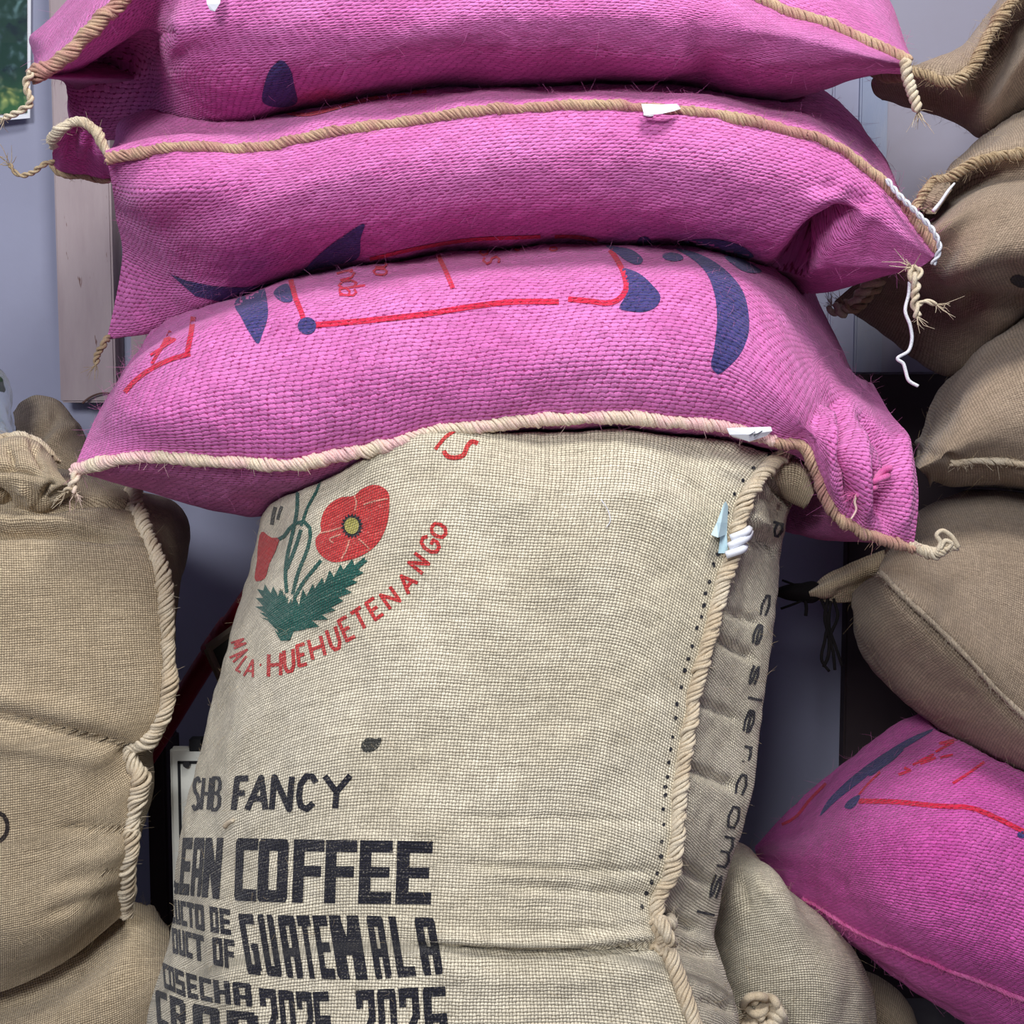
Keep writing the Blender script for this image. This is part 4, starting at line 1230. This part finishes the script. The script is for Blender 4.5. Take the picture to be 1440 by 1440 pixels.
w.append(stroke_letter('S', affine_map(628, 622, 46 * 0.1, -14, 46, 8), 5.5) if False else ribbon(curve_line([(672, 624), (664, 621), (657, 628), (652, 640), (640, 644), (628, 641), (624, 634)], 14), 6.5))
w.append(ribbon(curve_line([(612, 632), (630, 612), (640, 606)], 6), 5))
print_on(gs, w[:4], 'printed_lettering', M['beige_red'], t, step=3, label='red lettering ending in ALA')
print_on(gs, w[4:5], 'printed_dot', M['beige_red'], t, step=3)
print_on(gs, w[5:18], 'printed_lettering', M['beige_red'], t, step=3, label='red arc of lettering HUEHUETENANGO')
print_each(gs, w[18:], 'printed_lettering', M['beige_red'], t, step=3)
# the poppy
pet = [[blob([(446, 772), (445, 756), (452, 748), (451, 738), (458, 716), (478, 700), (498, 697), (512, 686), (530, 682), (546, 692), (548, 712), (544, 740), (530, 766), (508, 782), (490, 788), (466, 790)], 60)],
       [blob([(372, 748), (381, 756), (393, 757), (390, 770), (380, 792), (370, 816), (362, 818), (362, 790)], 24)]]
poppy = print_on(gs, pet[:1], 'printed_poppy', M['beige_red'], t, label='open red poppy with yellow eye')
print_each(gs, pet[1:], 'printed_poppy', M['beige_red'], t)
print_each(gs, [ribbon(curve_line(q, 6), 2.2) for q in ([(499, 697), (502, 708), (500, 718)], [(546, 702), (530, 704), (512, 710)], [(451, 750), (466, 747), (482, 742)],
              [(492, 760), (488, 774), (481, 786)], [(470, 764), (464, 760), (480, 752)], [(505, 758), (516, 768), (520, 772)])], 'petal_line', M['beige_pale'], poppy, step=3, off=0.0012)
star = []
for k in range(36):
    r_ = 17.5 if k % 2 else 13.5
    a_ = k / 36 * 2 * math.pi
    star.append((496 + r_ * 0.92 * math.cos(a_), 740 + r_ * math.sin(a_) * 1.05))
print_on(gs, [[star]], 'stamen_ring', BK, poppy, step=3, off=0.0013)
print_on(gs, [[oval(496, 740, 10.5, 12)]], 'flower_eye', M['beige_yellow'], poppy, step=3, off=0.0019)
stems = [ribbon(curve_line(q, 14), wd) for q, wd in (
    ([(404, 834), (402, 810), (405, 780), (412, 750), (418, 720), (419, 690)], 5), ([(412, 836), (420, 805), (432, 775), (437, 755), (434, 738), (426, 733), (410, 741), (398, 756), (390, 760)], 5),
    ([(414, 842), (428, 818), (444, 798), (452, 788)], 5), ([(424, 740), (434, 712), (446, 690), (452, 672)], 4), ([(404, 800), (416, 770), (424, 745)], 5))]
def leafy(spine, w0, w1, teeth, seed):
    rg = np.random.default_rng(seed)
    S_ = smooth_path(spine, teeth * 2 + 1)
    Tn = np.gradient(S_, axis=0); Tn /= np.linalg.norm(Tn, axis=1, keepdims=True)
    Nn = np.stack([-Tn[:, 1], Tn[:, 0]], -1)
    lft, rgt = [], []
    for k in range(len(S_)):
        f = k / (len(S_) - 1)
        env = (w0 + (w1 - w0) * f) * (math.sin(math.pi * min(f * 0.9 + 0.12, 1)) ** 0.7)
        am = env * (1.0 if k % 2 else 0.58) * rg.uniform(0.8, 1.2)
        fw = Tn[k] * (8 if k % 2 else -3)
        lft.append(tuple(S_[k] + Nn[k] * am + fw)); rgt.append(tuple(S_[k] - Nn[k] * am + fw))
    return lft + rgt[::-1]
lv = [[leafy([(408, 880), (430, 862), (462, 835), (490, 808), (516, 786)], 36, 17, 9, 3)],
      [leafy([(404, 882), (394, 862), (382, 846), (370, 828)], 30, 22, 7, 4), leafy([(402, 898), (401, 880), (400, 858), (396, 832)], 20, 8, 6, 5)]]
print_each(gs, stems, 'printed_stem', M['beige_green'], t, step=3.5)
print_each(gs, lv, 'printed_leaf', M['beige_green'], t, off=0.0011)
print_each(gs, [ribbon(curve_line([(383, 738), (385, 724), (388, 713)], 6), 5), ribbon(curve_line([(391, 731), (394, 720), (397, 712)], 6), 4)], 'printed_bud', M['beige_grey'], t, step=3)
# smudges and a snag in the cloth
print_on(gs, [[blob([(508, 1050), (511, 1042), (520, 1037), (529, 1039), (536, 1037), (534, 1048), (525, 1056), (514, 1058)], 20)]], 'smudge', M['beige_grey'], t, step=3)
strand('snag', [(x, y, float(gs.on(x, y, .004)[1])) for x, y in ((316, 1162), (321, 1157), (328, 1154))], 0.0028, M['rope_tan'], t, 10)
strand('snag', [(x, y, float(gs.on(x, y, .003)[1])) for x, y in ((845, 702), (856, 720), (858, 734), (852, 742))], 0.0006, M['white_thread'], t, 12)
# side lettering reading down the right edge
side = [('p', 1094, 745, 22, 12), ('c', 1076, 851, 34, 11), ('e', 1065, 892, 33, 12), ('s', 1060, 949, 32, 11), ('l', 1058, 982, 14, 16), ('e', 1053, 1014, 38, 13), ('r', 1050, 1058, 26, 13),
        ('.', 1043, 1070, 6, 8), ('c', 1042, 1103, 34, 15), ('o', 1031, 1149, 38, 16), ('m', 1020, 1198, 44, 17), ('s', 1006, 1246, 40, 13), ('l', 988, 1283, 16, 20)]
w = []
for ch, cx, cy, lw, lh in side:
    # the word runs down the sack: step along = down, top of letters = to the right edge
    ax, ay = -lw * 0.26, lw * 0.96
    bx, by = -lh * 1.25, -lh * 0.30
    w.append(stroke_letter(ch, affine_map(cx - ax / 2 - bx * .65, cy - ay / 2 - by * .65, ax, ay, bx, by), 3.6))
print_each(gs, w, 'printed_lettering', BK, t, step=3, label='thin black letter down the side')
fibres(gs, 900, M['fuzz_tan'], t, 34, (0.004, 0.014))

# ================================================================== tan sacks on the left
# bottom left sack
l2 = Sack([
    D(1.48, [(-300, 1400), (-100, 1370), (20, 1340), (110, 1300), (180, 1278), (236, 1306)]),
    D(1.33, [(-300, 1430), (-100, 1410), (20, 1375), (110, 1335), (180, 1296), (238, 1322)]),
    D(1.27, [(-300, 1520), (-100, 1490), (20, 1450), (110, 1415), (185, 1390), (236, 1370)]),
    D(1.28, [(-300, 1640), (-100, 1620), (20, 1600), (110, 1560), (180, 1520), (225, 1470)]),
    D(1.42, [(-300, 1760), (-100, 1750), (20, 1740), (110, 1700), (170, 1640), (215, 1540)]),
], 130, 130, 0.004, 0.0006, 41, creases=[([(-60, 1440), (60, 1395), (150, 1350)], 14, -0.006), ([(0, 1400), (100, 1350), (160, 1320)], 10, 0.005)])
t = sack_thing('tan jute sack with frayed hem low in the left corner under the tall sack', base_of(l2), TANS)
l2.build('body', M['tan'], t)
rope('frayed_hem', l2.row(0, 0.004, 0.80, 1.0), 0.008, 0.010, M['rope_brown'], t, 42, fuzz=900)
fibres(l2, 300, M['fuzz_tan'], t, 43)

# tall left sack
l1 = Sack([
    D(1.55, [(-420, 690), (-420, 715), (-430, 800), (-440, 900), (-440, 1000), (-440, 1100), (-430, 1200), (-420, 1300), (-400, 1400)]),
    D(1.30, [(-200, 668, 1.52), (-205, 715), (-210, 800), (-215, 900), (-215, 1000), (-210, 1100), (-205, 1200), (-200, 1300), (-190, 1400)]),
    D(1.265, [(0, 655, 1.52), (0, 712, 1.30), (0, 800), (0, 900), (0, 1000), (0, 1090), (0, 1200), (0, 1300), (0, 1395, 1.33)]),
    D(1.275, [(110, 668, 1.52), (112, 708, 1.31), (122, 800), (128, 900), (128, 1000), (112, 1090), (105, 1200), (100, 1280), (95, 1350, 1.34)]),
    D(1.305, [(190, 690, 1.52), (192, 722, 1.34), (221, 800), (229, 900), (235, 960), (226, 1010), (206, 1042), (184, 1056), (186, 1074), (198, 1094), (192, 1130), (186, 1190), (176, 1285, 1.36)]),
    D(1.40, [(232, 700, 1.52), (238, 722, 1.43), (249, 800), (239, 880), (237, 960), (208, 1056), (206, 1110), (192, 1190), (180, 1288)]),
    D(1.50, [(250, 712, 1.53), (264, 740), (261, 790), (242, 850), (237, 950), (212, 1054), (208, 1110), (195, 1190), (182, 1290)]),
], 200, 170, 0.003, 0.0005, 44, tilt=0.07, s0=0.05, swap_uv=True, creases=[
    ([(-120, 992), (0, 1006), (90, 1028), (185, 1052)], 6, -0.014),
    ([(-120, 965), (0, 980), (90, 1000), (180, 1020)], 14, 0.006),
    ([(-100, 1035), (0, 1045), (90, 1060), (180, 1075)], 14, 0.006),
    ([(80, 1163), (120, 1164), (188, 1166)], 5, -0.007),
    ([(70, 1245), (120, 1235), (180, 1222)], 8, -0.006),
    ([(90, 1215), (130, 1205), (180, 1195)], 8, 0.004),
    ([(60, 1290), (110, 1272), (175, 1255)], 9, -0.006),
    ([(-60, 752), (40, 748), (110, 751), (172, 758)], 6, -0.022),
    ([(-60, 737), (40, 733), (120, 737)], 8, 0.010),
    ([(30, 727), (70, 716), (120, 706), (180, 710), (230, 722)], 4, -0.012)])
l1.rest_on(l2, 2, 1)
t = sack_thing('tall tan jute sack at left with a thick seam rope down its right side', base_of(l1), TANS)
l1.build('body', M['tan'], t)
rope('seam_rope', l1.row(4, 0.002, 0.08, 1.0), 0.0085, 0.0125, M['rope_tan'], t, 45, flat=0.9, fuzz=90)
print_on(l1, [ribbon(curve_line([(-14, 1148), (2, 1144), (10, 1156), (9, 1172), (0, 1182), (-14, 1182)], 12), 6)], 'printed_letter', M['tan_black'], t, step=3)
# gathered, tied mouth of the sack
neck = Sack([
    D(1.33, [(-120, 640), (-60, 622), (0, 618), (40, 614), (66, 630), (82, 655)]),
    D(1.265, [(-120, 668), (-60, 650), (0, 640), (38, 640), (62, 650), (86, 668)]),
    D(1.255, [(-120, 690), (-60, 675), (0, 668), (38, 672), (66, 682), (100, 686)]),
    D(1.275, [(-120, 705), (-60, 700), (0, 698), (36, 702), (60, 704), (104, 690)]),
    D(1.30, [(-120, 712), (-60, 712), (0, 712), (30, 720), (48, 722), (100, 696)]),
], 90, 90, 0.003, 0.0005, 46, creases=[
    ([(-40, 664), (20, 660), (58, 668)], 4, -0.012), ([(10, 632), (18, 645), (14, 660)], 4, -0.008), ([(40, 620), (52, 640), (62, 660)], 4, -0.008),
    ([(58, 705), (64, 690), (76, 676)], 4, -0.012), ([(-6, 690), (8, 702), (14, 716)], 5, -0.012), ([(66, 705), (82, 692), (96, 684)], 3, -0.007),
    ([(24, 685), (38, 695), (46, 712)], 6, 0.006), ([(0, 625), (30, 622), (60, 634)], 6, 0.005)])
neck.build('gathered_mouth', M['tan'], t)
rope('frayed_hem', neck.row(0, 0.001, 0.35, 0.98), 0.004, 0.008, M['rope_tan'], t, 47, fuzz=500)
fibres(l1, 400, M['fuzz_tan'], t, 48)

# sack standing behind it
l0 = Sack([
    D(1.76, [(18, 580), (35, 566), (60, 560), (85, 568), (104, 590), (118, 612), (135, 650)]),
    D(1.70, [(20, 600), (40, 590), (62, 585), (84, 592), (100, 610), (114, 630), (135, 665)]),
    D(1.66, [(10, 640), (38, 635), (60, 632), (82, 636), (100, 648), (118, 664), (138, 690)]),
    D(1.70, [(-20, 760), (38, 760), (62, 760), (84, 760), (104, 760), (122, 760), (150, 760)]),
], 70, 70, 0.003, 0.0005, 49, creases=[([(60, 640), (85, 610), (110, 600)], 9, 0.008), ([(50, 620), (70, 600), (84, 575)], 8, -0.006)])
t = sack_thing('brown jute sack peeking up behind the tall tan sack, left of the pink stack', base_of(l0), TANS)
l0.build('body', M['tan_dark'], t)

# ================================================================== tan sacks on the right, top to bottom
r1 = Sack([
    D(1.50, [(1240, 98), (1264, 100), (1292, 92), (1330, 92), (1352, 70), (1380, 30), (1410, -5), (1450, -40), (1560, -100), (1760, -80)]),
    D(1.37, [(1231, 104, 1.48), (1262, 106, 1.42), (1296, 100, 1.38), (1340, 110), (1366, 92), (1387, 52), (1410, 15), (1450, -20), (1560, -70), (1760, -40)]),
    D(1.44, [(1225, 116, 1.49), (1262, 120, 1.46), (1306, 118), (1350, 124), (1380, 108), (1402, 70), (1428, 32), (1475, 10), (1560, -20), (1760, 0)]),
    D(1.46, [(1228, 130, 1.50), (1264, 136, 1.49), (1310, 140, 1.49), (1356, 156, 1.48), (1386, 154, 1.45), (1416, 108, 1.41), (1455, 60, 1.38), (1500, 40, 1.37), (1580, 30, 1.36), (1760, 40, 1.36)]),
    D(1.52, [(1240, 140), (1264, 147), (1304, 156), (1348, 176), (1382, 194), (1420, 172), (1470, 140), (1520, 130), (1600, 130), (1760, 120)]),
], 130, 110, 0.002, 0.0004, 51, creases=[([(1240, 128), (1300, 135), (1360, 150)], 12, -0.006), ([(1370, 140), (1395, 90), (1420, 40)], 14, -0.012)])
t = sack_thing('tan jute sack in the top right corner with frayed hem and pointed ear', base_of(r1), TANS)
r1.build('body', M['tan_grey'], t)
rope('frayed_hem', r1.row(1, 0.002, 0.0, 0.70), 0.0075, 0.009, M['rope_brown'], t, 52, flat=0.8, fuzz=900)
fibres(r1, 250, M['fuzz_tan'], t, 53)

r2 = Sack([
    D(1.56, [(1306, 290), (1340, 232), (1378, 196), (1412, 166), (1445, 146), (1560, 110), (1760, 120)]),
    D(1.40, [(1304, 294), (1340, 240), (1380, 206), (1414, 182), (1445, 172), (1560, 150), (1760, 150)]),
    D(1.33, [(1300, 298), (1338, 248), (1378, 222), (1410, 216), (1445, 214), (1560, 200), (1760, 190)]),
    D(1.345, [(1292, 312), (1330, 280, 1.375), (1372, 250, 1.37), (1408, 240, 1.355), (1445, 238), (1560, 225), (1760, 220)]),
    D(1.29, [(1275, 335, 1.40), (1330, 320), (1375, 300), (1410, 290), (1445, 286), (1560, 280), (1760, 270)]),
    D(1.27, [(1240, 375, 1.47), (1320, 375, 1.33), (1370, 365), (1410, 355), (1445, 350), (1560, 340), (1760, 330)]),
    D(1.365, [(1195, 405, 1.55), (1295, 425, 1.49), (1360, 425, 1.41), (1405, 415), (1445, 405), (1560, 400), (1760, 390)]),
    D(1.50, [(1173, 424, 1.58), (1255, 482, 1.57), (1330, 530, 1.55), (1385, 500), (1445, 450), (1560, 450), (1760, 440)]),
], 150, 170, 0.0035, 0.0005, 54, s1=0.02, creases=[([(1345, 420), (1395, 428), (1450, 425)], 14, -0.010), ([(1330, 250), (1310, 280), (1295, 300)], 9, -0.012)])
r2.rest_on(r1, 2, -1)
r2.rest_on(p2, 1, 1)
t = sack_thing('tan jute sack at right behind the hanging white thread', base_of(r2), TANS)
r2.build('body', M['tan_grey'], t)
rope('frayed_hem', r2.row(2, 0.002, 0.0, 0.6), 0.0062, 0.008, M['rope_brown'], t, 55, flat=0.8, fuzz=600)
twist('frayed_corner', [(1240, 390, 1.49), (1222, 402, 1.50), (1206, 420, 1.51), (1190, 436, 1.52), (1176, 440, 1.52), (1170, 430, 1.52)], 0.0085, M['rope_tan'], t, 56, 0.03)
twist('frayed_corner', [(1236, 402, 1.50), (1220, 418, 1.505), (1204, 434, 1.51), (1186, 426, 1.52)], 0.0065, M['rope_brown'], t, 57, 0.024)
strand('white_thread', [(1312, 297, 1.30), (1322, 285, 1.30), (1332, 270, 1.30), (1342, 258, 1.31)], 0.0022, M['white_thread'], t, 14)
print_on(r2, [[blob([(1420, 392), (1428, 386), (1442, 390), (1450, 400), (1434, 404)], 14)]], 'smudge', M['tan_black'], t, step=3)
fibres(r2, 350, M['fuzz_tan'], t, 57)

r3 = Sack([
    D(1.55, [(1286, 652), (1304, 590), (1332, 535), (1380, 475), (1445, 436), (1560, 400), (1760, 400)]),
    D(1.40, [(1288, 655), (1318, 595), (1348, 548), (1392, 498), (1445, 470), (1560, 440), (1760, 440)]),
    D(1.32, [(1290, 657), (1330, 612), (1362, 575), (1402, 545), (1445, 525), (1560, 510), (1760, 510)]),
    D(1.305, [(1292, 659), (1335, 634), (1370, 615), (1405, 602), (1445, 595), (1560, 590), (1760, 600)]),
    D(1.33, [(1294, 661), (1336, 654), (1372, 648), (1405, 648), (1445, 652), (1560, 670), (1760, 690)]),
    D(1.46, [(1296, 664), (1332, 684), (1372, 684), (1405, 684), (1445, 688), (1560, 720), (1760, 740)]),
], 130, 130, 0.003, 0.0005, 58, s1=0.02, creases=[([(1300, 640), (1320, 640), (1345, 648)], 8, -0.008)])
r3.rest_on(r2, 2, -1)
t = sack_thing('rounded tan jute sack on the right with a stitched lower hem, third from the top', base_of(r3), TANS)
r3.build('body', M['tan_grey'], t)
rope('seam_rope', r3.row(4, 0.001, 0.10, 0.6), 0.0055, 0.009, M['rope_tan'], t, 59, flat=0.7, fuzz=300)
fibres(r3, 250, M['fuzz_tan'], t, 60)

r4 = Sack([
    D(1.52, [(1236, 795), (1256, 755), (1290, 722), (1335, 700), (1390, 688), (1445, 690), (1560, 700), (1780, 760)]),
    D(1.38, [(1236, 798), (1262, 776), (1302, 755), (1348, 745), (1400, 745), (1450, 755), (1560, 790), (1780, 880)]),
    D(1.31, [(1236, 801), (1264, 805), (1312, 815), (1360, 835), (1410, 855), (1455, 875), (1560, 930), (1780, 1040)]),
    D(1.285, [(1236, 804), (1264, 832), (1318, 882), (1364, 928), (1405, 975), (1450, 1016), (1560, 1110), (1780, 1240)]),
    D(1.325, [(1215, 818, 1.36), (1238, 870), (1290, 930), (1344, 975), (1394, 1024), (1445, 1062), (1560, 1160), (1780, 1290)]),
    D(1.42, [(1198, 834), (1205, 892), (1258, 972), (1325, 1024), (1385, 1065), (1445, 1108), (1560, 1220), (1780, 1340)]),
], 150, 150, 0.003, 0.0005, 61, s1=0.02, creases=[([(1228, 815), (1262, 840), (1316, 890), (1362, 938), (1400, 984), (1446, 1026)], 6, -0.008)])
r4.rest_on(r3, 2, -1)
t = sack_thing('tan jute sack at right with a frayed diagonal hem and black yarn ends', base_of(r4), TANS)
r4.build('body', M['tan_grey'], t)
rope('frayed_hem', r4.row(3, 0.0005, 0.0, 0.72), 0.0036, 0.007, M['fuzz_grey'], t, 62, flat=0.7, fuzz=700)
ear4 = Sack([
    D(1.47, [(1138, 830), (1160, 812), (1190, 796), (1222, 782), (1262, 770), (1290, 775)]),
    D(1.435, [(1138, 834), (1165, 824), (1196, 812), (1226, 800), (1262, 795), (1290, 800)]),
    D(1.44, [(1139, 838), (1168, 838), (1198, 834), (1228, 826), (1258, 820), (1280, 818)]),
    D(1.46, [(1140, 842), (1170, 846), (1200, 846), (1226, 838), (1248, 828), (1268, 826)]),
], 60, 50, 0.002, 0.0004, 63, thick=0.012, creases=[([(1170, 840), (1210, 826), (1245, 812)], 8, -0.006)])
ear4.build('corner_ear', M['tan_dark'], t)
g = Geo()
for q, rr in (([(1155, 842), (1164, 872), (1160, 900), (1156, 930), (1166, 944)], .0020), ([(1164, 842), (1160, 868), (1166, 900), (1164, 925), (1158, 938)], .0022),
          ([(1172, 842), (1178, 866), (1168, 895), (1172, 920), (1174, 942)], .0020), ([(1168, 845), (1166, 880), (1176, 912), (1184, 936)], .0020),
          ([(1140, 838), (1120, 848), (1098, 856)], .0016), ([(1142, 832), (1122, 824), (1100, 816)], .0016), ([(1132, 842), (1134, 856), (1133, 866)], .0022)):
    g.add(*tube_geo(smooth_path([pix(x, y, 1.45) for x, y in q], 26), rr, 6))
g.obj('black_yarn_ends', M['rope_black'], t, label='black yarn ends')
blk = Sack([D(1.455, [(1086, 828), (1104, 822), (1125, 820), (1144, 818), (1156, 824)]), D(1.44, [(1088, 832), (1106, 832), (1126, 832), (1144, 834), (1157, 832)]),
            D(1.455, [(1090, 838), (1108, 844), (1126, 846), (1142, 848), (1156, 840)])], 40, 40, 0.001, 0.0003, 64)
blk.build('yarn_binding', M['rope_black'], t, label='black yarn binding')
fibres(r4, 350, M['fuzz_tan'], t, 65)

# pink sack low on the right
r5 = Sack([
    D(1.54, [(1062, 1190), (1105, 1145), (1160, 1094), (1220, 1050), (1280, 1020), (1350, 1000), (1450, 1000), (1760, 1080)]),
    D(1.37, [(1062, 1196, 1.52), (1118, 1163, 1.47), (1180, 1125, 1.42), (1245, 1092, 1.39), (1310, 1070), (1370, 1062), (1460, 1080), (1760, 1170)]),
    D(1.27, [(1063, 1200, 1.52), (1128, 1202, 1.43), (1200, 1190, 1.345), (1270, 1180, 1.295), (1340, 1180), (1400, 1190), (1470, 1210), (1760, 1300)]),
    D(1.25, [(1064, 1203, 1.52), (1128, 1236, 1.43), (1205, 1262, 1.335), (1275, 1280, 1.28), (1345, 1296), (1400, 1312), (1470, 1335), (1760, 1430)]),
    D(1.285, [(1065, 1206, 1.52), (1122, 1258, 1.44), (1200, 1305, 1.36), (1270, 1340, 1.31), (1340, 1366), (1400, 1388), (1470, 1414), (1760, 1520)]),
    D(1.39, [(1066, 1210, 1.52), (1112, 1264, 1.48), (1180, 1318, 1.44), (1250, 1368, 1.41), (1320, 1415), (1390, 1458), (1470, 1500), (1760, 1620)]),
], 190, 190, 0.0028, 0.0006, 66, s1=0.02)
r5.rest_on(r4, 2, -1)
r5.rest_on(gs, 0, 1)
t = sack_thing('pink printed jute sack low in the right corner under the frayed tan sack', base_of(r5), PINKS)
r5.build('body', M['pink_deep'], t)
rope('seam_rope', r5.row(4, 0.0005, 0.15, 0.75), 0.0030, 0.008, M['rope_deep'], t, 67, flat=0.6, fuzz=500)
print_each(r5, [[blob([(1153, 1148), (1162, 1130), (1185, 1105), (1215, 1080), (1250, 1056), (1285, 1036), (1318, 1024), (1290, 1042), (1255, 1064), (1230, 1084), (1205, 1104), (1175, 1128)], 50)],
              [blob([(1188, 1136), (1194, 1126), (1210, 1119), (1207, 1128), (1196, 1138)], 20)], [blob([(1222, 1086), (1240, 1072), (1272, 1054), (1256, 1070), (1236, 1084), (1222, 1092)], 20)],
              [oval(1437, 1174, 7, 5)]], 'printed_leaf', M['pink_blue'], t)
print_each(r5, [ribbon(curve_line([(1208, 1127), (1260, 1128), (1320, 1134), (1368, 1137), (1400, 1150), (1440, 1170)], 14), 7), ribbon(curve_line([(1208, 1118), (1220, 1104), (1238, 1086)], 6), 3),
              ribbon(curve_line([(1100, 1160), (1116, 1152), (1140, 1124), (1162, 1102)], 8), 4), ribbon(curve_line([(1340, 1102), (1362, 1088), (1384, 1072)], 6), 4)], 'printed_frame', M['pink_red'], t)
print_on(r5, [ribbon(q, 4) for q in ([(1264, 1090), (1280, 1084), (1272, 1080)], [(1284, 1076), (1312, 1062), (1296, 1074), (1316, 1066)], [(1316, 1058), (1340, 1044), (1322, 1046), (1346, 1040)], [(1322, 1066), (1340, 1062)])], 'printed_lettering', M['pink_red'], t, step=3)
fibres(r5, 700, M['fuzz_pink'], t, 68)

# beige sack low in the middle, right of the big printed one
r6 = Sack([
    D(1.470, [(960, 1180), (950, 1260), (945, 1350), (940, 1440), (940, 1560), (960, 1720)]),
    D(1.370, [(1000, 1182), (990, 1260), (990, 1350), (985, 1440), (985, 1560), (1000, 1730)]),
    D(1.310, [(1038, 1184, 1.420), (1050, 1258), (1060, 1350), (1060, 1440), (1060, 1560), (1060, 1735)]),
    D(1.300, [(1048, 1188, 1.420), (1092, 1262), (1130, 1350), (1135, 1440), (1130, 1560), (1110, 1730)]),
    D(1.340, [(1056, 1194, 1.420), (1112, 1262), (1180, 1340), (1196, 1440), (1180, 1560), (1150, 1720)]),
    D(1.420, [(1060, 1200, 1.430), (1120, 1258), (1198, 1330), (1230, 1440), (1210, 1560), (1180, 1700)]),
], 120, 130, 0.0035, 0.0005, 69, swap_uv=True, s0=0.06, creases=[([(1040, 1235), (1046, 1260), (1052, 1285)], 7, -0.008), ([(1062, 1225), (1072, 1250), (1090, 1262)], 8, 0.006)])
r6.rest_on(gs, 0, 1)
r6.rest_on(r5, 2, -1)
t = sack_thing('beige jute sack with peaked corner low between big printed sack and pink one', base_of(r6), TANS)
r6.build('body', M['beige'], t)
g = Geo()
rg = np.random.default_rng(5)
for k in range(9):
    c0 = np.array([1070 + rg.uniform(-18, 18), 1424 + rg.uniform(-12, 22)])
    a0 = rg.uniform(0, 6.28)
    P = [pix(c0[0] + 17 * math.cos(a0 + s_) * (1 - .03 * s_), c0[1] + 13 * math.sin(a0 + s_), 1.255 + 0.012 * math.sin(2 * s_ + k)) for s_ in np.linspace(0, 5.2, 26)]
    g.add(*tube_geo(P, 0.0046, 6))
for k in range(60):
    a0 = rg.uniform(0, 6.28); c0 = np.array([1070 + 24 * math.cos(a0), 1426 + 20 * math.sin(a0)])
    g.add(*tube_geo([pix(*c0, 1.26), pix(c0[0] + 9 * math.cos(a0), c0[1] + 7 * math.sin(a0) + 2, 1.25), pix(c0[0] + 15 * math.cos(a0 + .4), c0[1] + 12 * math.sin(a0 + .4) + 4, 1.252)], [.0006, .0005, .0003], 3, False))
g.obj('tied_knot', M['rope_tan'], t, label='frayed knot of jute yarn')
fibres(r6, 300, M['fuzz_tan'], t, 70)

r7 = Sack([
    D(1.66, [(1180, 1360), (1225, 1368), (1256, 1390), (1282, 1424), (1300, 1480), (1310, 1560)]),
    D(1.60, [(1180, 1400), (1222, 1402), (1250, 1420), (1274, 1450), (1292, 1500), (1308, 1580)]),
    D(1.58, [(1180, 1480), (1220, 1490), (1248, 1500), (1268, 1530), (1288, 1570), (1305, 1620)]),
    D(1.64, [(1180, 1740), (1220, 1740), (1248, 1740), (1268, 1740), (1288, 1730), (1303, 1700)]),
], 60, 60, 0.003, 0.0005, 71)
r7.rest_on(r5, 2, -1)
r7.rest_on(r6, 0, 1)
t = sack_thing('brown jute sack mostly hidden at the bottom, under the pink corner sack', base_of(r7), TANS)
r7.build('body', M['tan_dark'], t)
